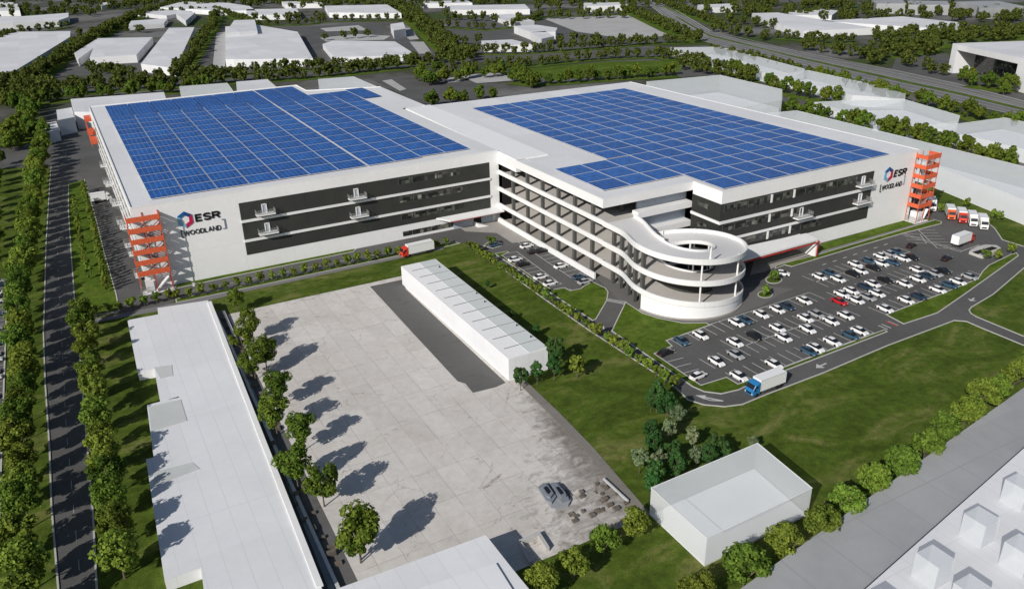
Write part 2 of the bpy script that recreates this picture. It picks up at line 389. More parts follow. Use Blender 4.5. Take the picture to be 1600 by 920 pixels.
# asphalt of the site: car park, perimeter road, front street
site = G([(225, 440), (284, 430), (400, 405), (554, 385), (630, 360), (790, 330), (1000, 380), (1200, 350), (1400, 300), (1440, 290), (1462.5, 324), (1476, 327), (1520, 335), (1544, 349), (1554, 357), (1566, 375), (1600, 385.6), (1660, 405), (1660, 391), (1600, 419), (1552, 460), (1518, 480), (1514, 485), (1517, 490), (1525, 495), (1600, 526),
          (1680, 558), (1680, 573), (1600, 540), (1532, 512), (1510, 502.5), (1491, 501), (1387, 540), (1287, 582.5), (1200, 615.5), (1160, 632), (1132, 635.5), (1100, 632.5), (1075, 625), (1050, 600), (920, 516), (850, 467), (752, 396), (738, 386), (725, 380), (700, 378.5), (625, 395), (400, 442.5), (271, 470), (268, 480), (187, 489), (170, 491), (120, 500), (110, 470)])
struct(MB().poly(site, .05).build('car_park', M['asphalt']))
KERB.strip(G([(1600, 540), (1532, 512), (1510, 502.5), (1491, 501), (1387, 540), (1287, 582.5), (1200, 615.5), (1160, 632), (1132, 635.5), (1100, 632.5), (1075, 625), (1050, 600), (920, 516), (850, 467), (752, 396)]), .26, .03, .14)
KERB.strip(G([(1660, 391), (1600, 419), (1552, 460), (1518, 480), (1514, 485), (1517, 490), (1525, 495), (1600, 526)]), .26, .03, .14)
KERB.strip(G([(1462.5, 324), (1476, 327), (1520, 335), (1544, 349), (1554, 357), (1566, 375), (1600, 385.6), (1660, 405)]), .26, .03, .14)
# left: avenue, forecourt, side street and neighbour car park
RL = [(-23.7, -140)] + G([(93, 920), (82, 790), (79, 702), (72, 600), (69, 520), (71, 455), (73, 380), (76, 330), (79, 280), (81, 257), (88, 225), (94, 203)])
RR = [(-18.3, -140)] + G([(150, 920), (144, 800), (137, 715), (127, 600), (120, 500), (115.5, 450), (111, 392), (107, 330), (105, 292), (104, 260), (107, 230), (111, 206)])
struct(MB().poly(RL + RR[::-1], .06).build('road', M['asphalt_dark']))
KERB.strip([(x - .12, y_) for x, y_ in RL[:-2]], .26, .03, .2); KERB.strip([(x + .12, y_) for x, y_ in RR[:6]], .26, .03, .2)
sheet('forecourt', [(84, 238), (150, 215), (210, 320), (240, 440), (284, 445), (270, 474), (186, 490), (168, 470), (100, 270)], M['asphalt'], .055)
sheet('side_street', [(-60, 268), (-60, 218), (30, 214), (120, 206), (170, 200), (200, 240), (100, 258), (78, 262), (30, 262)], M['asphalt_far'], .045)
struct(MB().poly([(-60, -130), (-30.8, -130), (-31.0, 28.5), (-60, 28.5)], .05).build('neighbour_car_park', m_asphalt('worn_asphalt', .11)))
KERB.strip([(-30.8, -130), (-31.0, 28.5)], .3, .03, .15)
island([(107, 288), (124, 283), (132, 281), (142, 315), (152, 350), (162, 392), (175, 437), (182, 462), (186, 486), (120, 498), (116, 460), (111, 392), (107, 330)])
# verges and islands
island([(272, 451.5), (400, 424.5), (552, 393.6), (556, 390), (545, 386), (400, 415), (280, 440)])
island([(275, 467.5), (400, 442.5), (625, 395), (690, 381.5), (712, 379), (718, 380.5), (700, 385), (625, 399.5), (400, 447.5), (276, 473)])
struct(MB().poly(G([(277, 473), (400, 447.5), (620, 400.5), (690, 386), (693, 390), (625, 404), (400, 452.5), (282, 480), (130, 508), (128, 502)]), .09).build('footpath', M['path']))
island([(756, 384.5), (770, 388.5), (783, 384.5), (780, 380), (763, 379)], name='planted_island')
island([(773, 397), (792, 393.2), (795, 394.5), (784, 399.5), (809, 417.5), (862, 453.5), (882, 450), (891, 455), (908, 451.5), (912, 448), (926, 441), (945.5, 450.5), (950, 456.5), (948, 470), (931, 499), (926, 501), (860, 458), (804, 417)])
island([(977.5, 472.8), (1004, 490), (1030, 498), (1066, 505), (1103, 505), (1109, 508.3), (1041, 532.5), (1050, 541), (1022, 553), (1095, 602.5), (1135, 590), (1153, 600.5), (1180, 592), (1183, 595), (1155, 609), (1127, 615.5), (1100, 612), (1082, 604), (956, 517.5)])
island([(1219, 576.5), (1382, 515.8), (1386, 518.5), (1222, 581)])
island([(1385, 492), (1470, 460), (1528, 436), (1536, 424), (1545, 415), (1580, 398), (1588, 396), (1591, 400), (1507, 460), (1465, 489), (1412, 506.5)])
island([(1284, 381), (1412, 344.5), (1455, 341.5), (1457, 343), (1281, 393.5), (1274, 394)], kerb=False)
struct(MB().poly(G([(1274, 395), (1281, 393.5), (1458, 342), (1462, 344), (1281, 398), (1274, 398)]), .1).build('footpath', M['path']))
island([(1281, 397.5), (1461, 344.3), (1471, 347), (1470, 350), (1409, 365.5), (1340, 385.5), (1237, 416.8), (1226, 414.2), (1211, 420), (1213, 415.5), (1240, 408)])
for cx, cy, r1, r2 in ((1209, 437.5, 12.5, 5.8), (1195.5, 460.5, 11.5, 5.2)):
    island([(cx + r1 * math.cos(t / 14 * 6.2832), cy + r2 * math.sin(t / 14 * 6.2832)) for t in range(14)], name='round_planter')
struct(KERB.build('kerb', M['kerb']))
# plaza concrete around the ramp foot and loading bays
sheet('plaza', [(715, 354), (727, 362), (776, 364.5), (800, 380), (830, 377), (1000, 460), (860, 350), (780, 340)], M['plaza'], .08)
sheet('plaza', [(900, 400), (940, 442), (968, 470), (1005, 490), (1070, 503), (1110, 503), (1130, 499), (1190, 478), (1215, 462), (1240, 452), (1200, 447), (1160, 450), (1100, 400), (1000, 380)], m_concrete('ramp_foot_concrete', .15, (1, .96, .92), 0, .2), .075)
sheet('plaza', [(1172, 430), (1195, 425), (1210, 418), (1272, 396), (1266, 385), (1180, 400)], M['plaza'], .085)
# big concrete yard
YARD = [(13, -25), (58, -25), (58, -60), (58.3, -85), (57, -110), (54.6, -131), (11, -131)]
struct(MB().poly(YARD, .06).build('yard', M['yard']))
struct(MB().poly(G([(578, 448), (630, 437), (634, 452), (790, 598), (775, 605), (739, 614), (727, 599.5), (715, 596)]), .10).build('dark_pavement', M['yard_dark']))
struct(MB().poly([(57.2, -86), (58.9, -86), (58.4, -100), (57.6, -112), (55.3, -131), (53.8, -131), (56.2, -110)], .09).build('dirt_strip', M['yard_dirty']))
# ------------------------------------------------------------------ painted markings
PM = MB(); PR = MB()
def line(a, b, wd=.16, z=.11): PM.strip([a, b], wd, z)
def bays(p0, p1, depth, pitch=2.42, side=0, cross=(0, 1), skew=0.0):
    a, b = Vector(g(*p0)), Vector(g(*p1)); d = b - a; n = int(d.length / pitch); d.normalize(); q = Vector((-d.y, d.x))
    for k in range(n + 1):
        c_ = a + d * (k * pitch)
        line(c_ + q * (-depth / 2) - d * skew, c_ + q * (depth / 2) + d * skew)
    if side: line(a + q * depth / 2 * side, a + d * n * pitch + q * depth / 2 * side, .18)
bays((1055, 535), (1277, 462.5), 4.6, side=1)
bays((1137, 538.5), (1292, 485.5), 4.6, side=-1); bays((1105, 568.5), (1338, 486), 4.6)
bays((1146, 590), (1362, 510), 4.6, side=-1)
bays((1264, 436), (1412, 389.5), 4.4, side=-1); bays((1283, 444), (1428, 400), 4.4)
bays((1303, 462), (1452, 414.5), 4.4, side=-1); bays((1325, 472), (1482, 419), 4.4)
bays((1370, 486), (1528, 427.5), 4.6, side=-1)
bays((1424, 366), (1436, 384), 4.6, side=1); bays((1448, 360), (1482, 392), 4.6, side=-1)
bays((1031, 546), (1102, 600), 4.6, pitch=2.6, side=-1)
bays((795, 396), (868, 451), 4.8, pitch=2.5, side=1); bays((821, 377), (922, 443), 4.6, pitch=2.5, side=-1)
line(g(1410, 367), g(1500, 394), .2); line(g(1414, 366), g(1504, 393), .2); line(g(1500, 394), g(1530, 383), .2)
line(g(946, 468), g(978, 474), .3); line(g(947, 470), g(978, 476), .3); line(g(945, 466.5), g(979, 472), .2)
for i in range(2): line(g(1372 + i * 5, 509 - i * 2), g(1387 + i * 5, 515 - i * 2), .3)
PR.strip(G([(1384, 502.5), (1402, 510)]), .45, .112); line(g(1387, 502), g(1404, 509), .2)
def arrow(p, q, w_=1.0, L=None):
    a, b = Vector(g(*p)), Vector(g(*q)); d = (b - a).normalized(); n = Vector((-d.y, d.x)); h = b - d * min(1.9, (b - a).length * .45)
    PM.strip([a, h], .38, .115); PM.quad((*(h + n * w_), .115), (*(h - n * w_), .115), (*b, .115))
arrow((1291, 568), (1275, 575.5)); arrow((1522, 466), (1516, 471)); arrow((932, 517), (944, 510)); arrow((980, 541), (970, 545))
arrow((1130, 627), (1086, 618), .8); PM.strip(G([(1130, 627), (1110, 626), (1098, 622)]), .3, .113)
for i in range(7): line(g(1285 + i * 16, 408.5 - i * 5.2 + 6), g(1291 + i * 16, 406.5 - i * 5.2 + 6), .25)
# road centre dashes
y = -135.0
while y < 60: xa = -20.75 + max(0, (y + 60)) * .018; line((xa, y), (xa + .04, y + 2.4), .08, .12); y += 7
for i in range(9):
    a = Vector(g(296 + 46 * i, 456 - 9.2 * i)); line(a, a + Vector((3.6, 0)), .2)
for i in range(7): line(g(815 + i * 15, 402 + i * 10), g(818 + i * 15, 404 + i * 10), .18)
yy = -128.0
while yy < 28: line((-36.6, yy), (-31.2, yy), .16, .11); yy += 2.5
line((-36.6, -128), (-36.6, 28), .16, .11)
tag(struct(PM.build('road_markings', M['paint']))); struct(PR.build('stop_line', M['paint_red']))

# ================================================================== MAIN BUILDING, LEFT WING
H = 21.4; BZ = ((18.4, 13.8), (13.15, 8.5), (7.85, 4.3))
LW = thing('warehouse', 'large white four-storey warehouse wing with wide solar roof, left of the ramp', 'building', (50, 60, 0))
OL = (50, 60, 0)
lpoly = [(0, 0), (100, 0), (100, 75), (109.3, 75), (109.3, 121), (80.5, 131), (80.5, 146.6), (0, 146.6)]
b = MB(); b.box(.9, 100, 0, 1.2, 0, H - .12); b.box(98.8, 100, 1.2, 75, 0, H - .12); b.box(.9, 80, 145.4, 146.6, 0, H - .12); b.box(80.5, 109, 119.8, 121, 0, H - .12); b.box(108.1, 109.3, 75, 119.8, 0, H - .12)
b.box(-.0, .9, 0, 1.2, 0, H - .12); b.box(0, 1.2, 1.2, 146.6, 18.9, H - .12); b.build('wall', M['wall'], LW, OL)
MB().prism(lpoly, H - .12, H).build('roof', M['roofg'], LW, OL)
p = MB(); p.strip([(.15, .15), (99.85, .15)], .3, H, H + .25); p.strip([(.15, .3), (.15, 146.4), (80.4, 146.4), (80.4, 131), (109.1, 121)], .3, H, H + .25); p.build('roof_edge', M['trim'], LW, OL)
for z1, z0 in BZ: MB().box(25, 96.9, -.08, .02, z0, z1).build('cladding_band', M['clad'], LW, OL)
for z1, z0 in ((13.8, 13.15), (8.5, 7.85)): MB().box(24.9, 97, -.35, 0, z0, z1).build('ledge', M['trim'], LW, OL)
for zt, x1_ in ((17.95, 88), (12.7, 88.1), (7.6, 88.3)):
    for k in range(5):
        x = 68.3 + k * 4; fr = MB().box(x, x + 3.75, -.16, -.08, zt - 1.75, zt).build('window_frame', M['col'], LW, OL)
        MB().box(x + .12, x + 3.63, -.2, -.16, zt - 1.63, zt - .12).build('window', M['window'], fr, OL)
for k in range(6):
    x = 68.5 + k * 3; MB().box(x, x + 2.8, -.12, .02, .95, 2.35).build('window', M['window'], LW, OL)
def balcony(par, o, x0, x1, z, Y):
    bl = MB().box(x0, x1, Y - 2.0, Y - .09, z - .28, z).build('balcony', M['trim'], par, o)
    r = MB()
    for zz in (.45, .8, 1.15): r.beam((x0, Y - 1.95, z + zz), (x1, Y - 1.95, z + zz), .07, .07); r.beam((x0, Y - 1.95, z + zz), (x0, Y - .1, z + zz), .07, .07); r.beam((x1, Y - 1.95, z + zz), (x1, Y - .1, z + zz), .07, .07)
    n = 9
    for k in range(n + 1): x = x0 + (x1 - x0) * k / n; r.beam((x, Y - 1.95, z), (x, Y - 1.95, z + 1.15), .06, .06)
    for yy in (Y - 1.3, Y - .7): r.beam((x0, yy, z), (x0, yy, z + 1.15), .06, .06); r.beam((x1, yy, z), (x1, yy, z + 1.15), .06, .06)
    r.build('railing', M['steel'], bl, o)
    d = MB(); xm = (x0 + x1) / 2 - .5
    d.beam((xm, Y - .2, z), (xm, Y - .2, z + 2.3), .22, .22); d.beam((xm + 1.1, Y - .2, z), (xm + 1.1, Y - .2, z + 2.3), .22, .22); d.beam((xm, Y - .2, z + 2.25), (xm + 1.1, Y - .2, z + 2.25), .22, .22); d.build('door_frame', M['trim'], bl, o)
    MB().box(xm + .1, xm + 1.0, Y - .16, Y - .1, z, z + 2.15).build('door', M['doorblue'], bl, o)
for x0, x1, z in ((28.7, 33.5, 14.9), (53.5, 58.3, 14.9), (28.7, 33.6, 9.7), (53.5, 58.4, 9.7)): balcony(LW, OL, x0, x1, z, 0)
# canopy over the loading doors
c = MB(); c.quad((82, -3.2, 4.05), (99.7, -3.6, 4.05), (99.7, -.01, 4.5), (79, -.01, 4.5)); c.quad((82, -3.2, 3.7), (99.7, -3.6, 3.7), (99.7, -3.6, 4.05), (82, -3.2, 4.05)); c.quad((79, -.01, 4.1), (82, -3.2, 3.7), (82, -3.2, 4.05), (79, -.01, 4.5))
c.build('canopy', M['trim'], LW, OL); MB().box(82.5, 99.7, -3.3, -3.2, 3.45, 3.69).build('canopy_trim', M['red'], LW, OL)
for x0, x1, mt in ((84.4, 88.4, 'doorblue'), (88.6, 90.9, 'doorblue'), (91.1, 93.6, 'dark'), (93.8, 97.6, 'doorblue')): MB().box(x0, x1, -.14, .02, 0, 3.5).build('loading_door', M[mt], LW, OL)
r = MB(); i0 = 91.2; r.quad((i0, -.1, 0), (i0 + 3.2, -.1, 0), (i0 + 3.2, -2.6, 0), (i0, -2.6, 0)); r.quad((i0, -.1, 1.3), (i0, -2.6, 1.2), (i0 + 3.4, -3.2, .05), (i0 + 3.0, -.1, .05)); r.quad((i0, -2.6, 0), (i0 + 3.4, -3.2, .0), (i0 + 3.4, -3.2, .05), (i0, -2.6, 1.2)); r.quad((i0, -.1, 0), (i0, -2.6, 0), (i0, -2.6, 1.2), (i0, -.1, 1.3)); r.build('dock_ramp', M['trim'], LW, OL)
# west side: open loading decks with slabs and dock platforms
w_ = MB()
for z in (4.3, 9.4, 14.5): w_.box(-.0, 1.1, 1.2, 146.4, z - .5, z + .9)
w_.build('deck_edge', M['trim'], LW, OL)
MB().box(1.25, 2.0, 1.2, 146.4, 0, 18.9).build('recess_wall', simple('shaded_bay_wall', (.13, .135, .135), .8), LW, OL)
for k in range(17):
    yy = 6 + k * 8.3; MB().box(.1, 1.2, yy, yy + .8, 0, 18.9).build('column', M['steel'], LW, OL)
random.seed(3)
for k in range(13):
    yy = 8 + k * 8.2 + ru(-1, 1); zz = (1.3, 4.3, 9.4)[k % 3]
    pl = MB().box(-1.9, 0, yy, yy + 3.4, zz - .35, zz).build('dock_platform', M['trim'], LW, OL)
    r = MB()
    for h_ in (.5, 1.1): r.beam((-1.85, yy, zz + h_), (-1.85, yy + 3.4, zz + h_), .09, .09); r.beam((-1.85, yy, zz + h_), (0, yy, zz + h_), .09, .09); r.beam((-1.85, yy + 3.4, zz + h_), (0, yy + 3.4, zz + h_), .09, .09)
    for q in range(5): r.beam((-1.85, yy + q * .85, zz), (-1.85, yy + q * .85, zz + 1.1), .07, .07)
    for q in range(4): r.beam((-1.8 + q * .5, yy, zz), (-1.8 + q * .5, yy, zz + 1.1), .07, .07)
    r.beam((-1.7, yy + .2, zz - .3), (-.05, yy + .2, zz - 1.6), .12, .12); r.beam((-1.7, yy + 3.2, zz - .3), (-.05, yy + 3.2, zz - 1.6), .12, .12)
    r.build('railing', M['steel'], pl, OL)

# ------------------------------------------------------------------ signs
GLY = {'E': [[(1, 1), (0, 1), (0, 0), (1, 0)], [(0, .52), (.9, .52)]],
 'S': [[(.98, .84), (.80, .97), (.5, 1), (.2, .97), (.03, .82), (.05, .64), (.25, .55), (.75, .46), (.96, .35), (.97, .16), (.80, .03), (.5, 0), (.2, .03), (.0, .18)]],
 'R': [[(0, 0), (0, 1), (.62, 1), (.9, .93), (1, .76), (.9, .58), (.62, .5), (0, .5)], [(.55, .5), (1, 0)]],
 'W': [[(0, 1), (.25, 0), (.5, .95), (.75, 0), (1, 1)]], 'L': [[(0, 1), (0, 0), (1, 0)]], 'A': [[(0, 0), (.5, 1), (1, 0)], [(.2, .34), (.8, .34)]],
 'O': [[(.5 + .5 * math.cos(math.radians(a_)), .5 + .5 * math.sin(math.radians(a_))) for a_ in range(90, 451, 24)]],
 'D': [[(.5, 1), (0, 1), (0, 0), (.5, 0), (.85, .1), (1, .35), (1, .65), (.85, .9), (.45, 1)]], 'N': [[(0, 0), (0, 1), (1, 0), (1, 1)]]}
WID = {'E': .72, 'S': .86, 'R': .86, 'W': 1.35, 'L': .62, 'A': .95, 'O': 1.02, 'D': .85, 'N': .85}
def put_text(par, org, txt, x0, x1, z0, z1, Y, mat, th=.1, name='lettering', shear=0.0):
    """letters cut from flat strokes, standing on the wall"""
    gap = .34; tot = sum(WID[c_] for c_ in txt) + gap * (len(txt) - 1); u = (x1 - x0) / tot; x = x0; h = z1 - z0
    for c_ in txt:
        m_ = MB()
        for pl_ in GLY[c_]:
            pts = [(x + p_[0] * WID[c_] * u + shear * p_[1] * h, z0 + th / 2 + p_[1] * (h - th)) for p_ in pl_]
            k = MB(); k.strip(pts, th, 0, .1); i = len(m_.v); m_.v += [(a, Y - d_ , b_) for a, b_, d_ in k.v]; m_.f += [tuple(i + q for q in f) for f in k.f]
            for (a, b_) in (pts[0], pts[-1]): pass
        m_.build(name, M[mat], par, org); x += (WID[c_] + gap) * u
def hexagon(par, org, cx, cz, rx, rz, Y, k=.52):
    P = [(cx + rx * math.cos(math.radians(90 + 60 * i)) / .866, cz + rz * math.sin(math.radians(90 + 60 * i))) for i in range(6)]
    Q = [(cx + (x - cx) * k, cz + (z - cz) * k) for x, z in P]
    cols = ['logo_navy', 'logo_sky', 'logo_sky', 'logo_crimson', 'logo_crimson', 'logo_dblue']
    for i in range(6):
        j = (i + 1) % 6; q = MB()
        a_, b_, c_, d_ = P[i], P[j], Q[j], Q[i]
        q.quad((a_[0], Y - .12, a_[1]), (b_[0], Y - .12, b_[1]), (c_[0], Y - .12, c_[1]), (d_[0], Y - .12, d_[1]))
        q.quad((a_[0], Y, a_[1]), (b_[0], Y, b_[1]), (b_[0], Y - .12, b_[1]), (a_[0], Y - .12, a_[1]))
        q.quad((d_[0], Y - .12, d_[1]), (c_[0], Y - .12, c_[1]), (c_[0], Y, c_[1]), (d_[0], Y, d_[1]))
        q.build('emblem_segment', M[cols[i]], par, org)
sg = MB().box(9.6, 9.7, -.05, .01, 16, 16.1).build('sign', M['trim'], LW, OL)
hexagon(sg, OL, 11.75, 16.5, 1.75, 2.15, -.03)
put_text(sg, OL, 'ESR', 14.3, 19.9, 15.45, 17.45, -.04, 'ink', .48)
put_text(sg, OL, 'WOODLAND', 10.9, 19.7, 12.35, 13.65, -.04, 'ink', .2)
br = MB(); br.box(10.2, 10.38, -.2, -.02, 12.0, 13.9).box(10.38, 10.75, -.2, -.02, 12.0, 12.15).box(10.38, 10.75, -.2, -.02, 13.75, 13.9); br.build('bracket', M['ink'], sg, OL)
br = MB(); br.box(20.75, 20.98, -.2, -.02, 12.5, 15.1).box(20.2, 20.75, -.2, -.02, 12.5, 12.68).box(20.2, 20.75, -.2, -.02, 14.92, 15.1); br.build('bracket', M['bracket'], sg, OL)

# ================================================================== RIGHT WING
HR = 20.93; OR = (160, 0, 0)
RW = thing('warehouse', 'large white warehouse wing with gridded solar roof, right of and behind the spiral ramp', 'building', OR)
XE, XF, YE, YG, XI, YJ = 99.8, 127.8, -53.8, -64.4, 202.0, 73.0
rpoly = [(XE, -4.9), (XE, YE), (XF, YE), (XF, YG), (XI, YG), (XI, YJ), (111.5, 77.5), (110.6, -10.7), (100.1, -10.9)]
rpoly = [(XE, YE), (XF, YE), (XF, YG), (XI, YG), (XI, YJ), (111.5, 75.5), (110.6, -10.9), (XE, -10.9)]
MB().prism(rpoly, HR - .12, HR).build('roof', M['roofg'], RW, OR)
b = MB()
b.box(XF, XI, YG, YG + 1, 0, HR - .12); b.box(XI - 1, XI, YG + 1, YJ, 0, HR - .12); b.box(XF, XF + 1, YG + 1, YE, 0, HR - .12); b.box(111.6, XI - 1, YJ - 1, YJ, 0, HR - .12)
b.build('wall', M['wall'], RW, OR)
f = MB(); f.box(XE, XE + .8, YE, -4.9, 18.75, HR - .12); f.box(XE + .8, XF, YE, YE + .8, 18.75, HR - .12); f.build('fascia', M['trim'], RW, OR)
p = MB(); p.strip([(XE + .15, -10.5), (XE + .15, YE + .15), (XF + .15, YE + .15), (XF + .15, YG + .15), (XI - .15, YG + .15), (XI - .15, YJ - .15)], .3, HR, HR + .10); p.build('roof_edge', M['trim'], RW, OR)
# the bright link roof between the wings
MB().prism([(99.85, -10.9), (110.6, -10.9), (111.5, 75.5), (101.6, 77)], 17.5, HR + .28).build('link_roof', M['roofw'], RW, OR)
MB().prism([(99.85, -10.9), (XE + .02, -4.9), (100.6, 0), (103, 0), (103, -10.9)], 18.9, HR + .1).build('link_roof', M['roofw'], RW, OR)
# open decks on the west face
for z in (14.8, 9.7, 4.6):
    MB().box(XE + .5, 124, YE + (0 if z > 14 else .2), -.05, z - .45, z).build('deck', M['deck'], RW, OR)
for z in (14.8, 9.7, 4.6): MB().box(XE, XE + .42, YE, -.05, z - .32, z + .88).build('parapet', M['trim'], RW, OR)
MB().box(118.5, 119, YE + 3.1, -.1, 0, HR - .2).build('core_screen', simple('core_screen', (.32, .30, .28), .8), RW, OR)
MB().box(101, 118.5, -.5, -.1, 0, HR - .2).build('core_screen', M['dark'], RW, OR)
MB().box(XE + .8, 118.4, YE + .9, -.6, 18.5, 18.75).build('soffit', M['col'], RW, OR)
for yy in (-7.5, -15.9, -24.1, -32.3, -40.2, -48.4):
    c_ = MB(); c_.box(XE + .5, XE + 1.3, yy - .45, yy + .45, 0, 18.8); c_.build('column', M['col'], RW, OR)
    for xx in (109, 117): MB().box(xx, xx + .8, yy - .4, yy + .4, 0, 18.5).build('column', M['col'], RW, OR)
# low wall along the loading apron
MB().box(98.6, 99.1, -52.5, -1.2, 0, 1.6).build('apron_wall', M['trim'], RW, OR)
# notch beside the ramp: stepped bands
n_ = MB(); n_.box(112, XF, YE + 2.5, YE + 3, 0, 18.7); n_.build('recess_wall', M['doorblue'], RW, OR)
for z in (14.6, 9.5, 4.4): MB().box(110.5, XF, YE - .05, YE + 2.4, z - .4, z + 1.15).build('ledge', M['trim'], RW, OR)
MB().box(XF - .12, XF - .02, YG + .0, YE, 13.3, 17.75).build('cladding_band', M['clad'], RW, OR)
MB().box(XF - .12, XF - .02, YG + .0, YE, 4.1, 12.5).build('cladding_band', M['clad'], RW, OR)
MB().box(XF - .4, XF, YG - .35, YE, 12.55, 13.25).build('ledge', M['trim'], RW, OR)
for zt in (16.6, 11.2): MB().box(XF - .25, XF - .12, YE - 6.4, YE - 2.4, zt - 1.4, zt).build('window', M['window'], RW, OR)
for z1, z0 in ((17.75, 13.3), (12.6, 8.35), (7.75, 4.1)): MB().box(XF - .1, 183.2, YG - .1, YG - .02, z0, z1).build('cladding_band', M['clad'], RW, OR)
for z1, z0 in ((13.3, 12.6), (8.35, 7.75)): MB().box(XF + .01, 183.4, YG - .4, YG - .01, z0, z1).build('ledge', M['trim'], RW, OR)
for zt, n in ((17.4, 12), (12.2, 7), (7.5, 9)):
    for k in range(n):
        x = 128.7 + k * 4
        fr = MB().box(x, x + 3.75, YG - .18, YG - .1, zt - 1.9, zt).build('window_frame', M['col'], RW, OR)
        MB().box(x + .1, x + 3.65, YG - .22, YG - .18, zt - 1.8, zt - .1).build('window', M['window'], fr, OR)
    for x in (144.6, 152.6):
        MB().box(x - .28, x + .28, YG - .4, YG - .1, zt - 2.0, zt + .1).build('mullion', M['trim'], RW, OR)
for x0, x1, z in ((176.4, 181.6, 14.6), (176.2, 181.4, 9.7), (153.4, 158.8, 9.7)): balcony(RW, OR, x0, x1, z, YG)
# entrance portal
q = MB(); q.quad((129, -71.3, 5.0), (156.6, -70.8, 5.0), (157.0, -66.4, 5.2), (129, -64.5, 5.2)); q.quad((129, -71.3, 4.5), (156.6, -70.8, 4.5), (156.6, -70.8, 5.0), (129, -71.3, 5.0))
q.box(156.3, 156.7, -70.8, -64.5, 0, 4.49); q.quad((129, -71.2, 4.45), (129, -64.5, 4.45), (156.3, -64.5, 4.45), (156.3, -70.8, 4.45)); q.build('entrance_portal', M['trim'], RW, OR)
q = MB(); q.box(129, 156.85, -71.5, -71.32, 4.15, 4.5); q.box(156.72, 156.95, -71.0, -70.6, 0, 4.6); q.build('portal_trim', M['red'], RW, OR)
MB().box(131, 155.5, YG - .12, YG - .02, 0, 3.7).build('window', M['window'], RW, OR)
sg = MB().box(187.0, 187.1, YG - .05, YG + .01, 16, 16.1).build('sign', M['trim'], RW, OR)
hexagon(sg, OR, 189.5, 15.7, 1.75, 2.2, YG - .03)
put_text(sg, OR, 'ESR', 192.0, 196.9, 14.5, 16.55, YG - .04, 'ink', .46, shear=.12)
put_text(sg, OR, 'WOODLAND', 187.7, 195.9, 11.4, 12.8, YG - .04, 'ink', .2, shear=.12)
br = MB(); br.box(186.9, 187.05, YG - .2, YG - .02, 11.0, 13.2).box(187.05, 187.4, YG - .2, YG - .02, 11.0, 11.15); br.build('bracket', M['ink'], sg, OR)
br = MB(); br.box(196.8, 197.0, YG - .2, YG - .02, 11.7, 14.3).box(196.4, 196.8, YG - .2, YG - .02, 11.7, 11.85).box(196.4, 196.8, YG - .2, YG - .02, 14.15, 14.3); br.build('bracket', M['bracket'], sg, OR)

# ================================================================== ESCAPE STAIRS (orange)
def stair_tower(x0, x1, Y, label, dpt=3.6, top=20.2, z=5.0, step=2.74):
    T = thing('stair_tower', label, 'stairs', ((x0 + x1) / 2, Y - dpt / 2, 0)); O = ((x0 + x1) / 2, Y - dpt / 2, 0); y0, y1 = Y - dpt, Y - .15
    st = MB()
    for x in (x0 + .1, x1 - .1, (x0 + x1) / 2):
        for yy in (y0 + .1, y1): st.box(x - .07, x + .07, yy - .07, yy + .07, 0, top)
    st.build('frame', M['orange'], T, O)
    n = 6
    for k in range(n):
        zz = z + k * step; band = MB()
        band.box(x0, x1, y0 - .06, y0, zz, zz + 1.3); band.box(x0 - .06, x0, y0, y1, zz, zz + 1.15); band.box(x1, x1 + .06, y0, y1, zz, zz + 1.15)
        pb = band.build('parapet', M['orange'], T, O)
        l0 = x0 + .1 if k % 2 == 0 else x1 - 1.9
        MB().box(l0, l0 + 1.8, y0 + .1, y1, zz - .12, zz).build('landing', M['steel'], T, O)
        fl = MB(); xa, xb = (x0 + 1.9, x1 - 1.9) if k % 2 == 0 else (x1 - 1.9, x0 + 1.9)
        yq = y0 + .9 if k % 2 == 0 else y1 - .9
        ns = 8
        for s_ in range(ns):
            t = s_ / ns; xx = xa + (xb - xa) * t; fl.box(min(xx, xx + (xb - xa) / ns), max(xx, xx + (xb - xa) / ns), yq - .65, yq + .65, zz + step * t, zz + step * t + .15)
        for sgn in (-.7, .7): fl.beam((xa, yq + sgn, zz + .05), (xb, yq + sgn, zz + step + .05), .1, .35); fl.beam((xa, yq + sgn, zz + 1.0), (xb, yq + sgn, zz + step + 1.0), .07, .07)
        if k < n - 1: fl.build('stair_flight', M['steel'], T, O)
    bs = MB(); bs.box(x0, x1, y0, y1, 0, .25); bs.box(x0 + 1.2, x0 + 3.0, y0 + .4, y1 - .6, .25, 3.2)
    bs.beam((x0 + 3.2, y0 + .8, .3), (x1 - .6, y0 + .8, 3.7), 1.3, .25); bs.build('base', M['trim'], T, O)
    rl = MB()
    for h_ in (.6, 1.1, 1.6, 2.1): rl.beam((x0, y0, h_), (x0, y1, h_), .06, .06); rl.beam((x0, y0, h_), (x0 + 2, y0, h_), .06, .06)
    for q in range(8): rl.beam((x0, y0 + q * (y1 - y0) / 8, .2), (x0, y0 + q * (y1 - y0) / 8, 2.1), .06, .06)
    rl.beam((x0, y0, 1.2), (x1, y0, 1.2), .07, .07); rl.beam((x1, y0, 1.2), (x1, y1, 1.2), .07, .07); rl.build('railing', M['steel'], T, O)
    return T
stair_tower(-1.5, 5.9, 0, 'orange zigzag escape stair on the near left corner of the warehouse', dpt=2.9)
stair_tower(200.3, 206.0, YG, 'orange zigzag escape stair beside the parked trucks at the right end of the warehouse', dpt=3.8, top=20.6, z=4.8, step=2.85)
T = thing('stair_tower', 'small red stair frame at the far left corner of the warehouse', 'stairs', (-1.5, 137, 0))
for k, (ya, yb, za, zb) in enumerate(((138, 145, 17.5, 18.7), (130, 138, 14.0, 15.2), (121, 129, 12.5, 13.7))): MB().box(-2.6, -.3, ya, yb, za, zb).build('parapet', M['orange'], T, (-1.5, 137, 0))
s_ = MB()
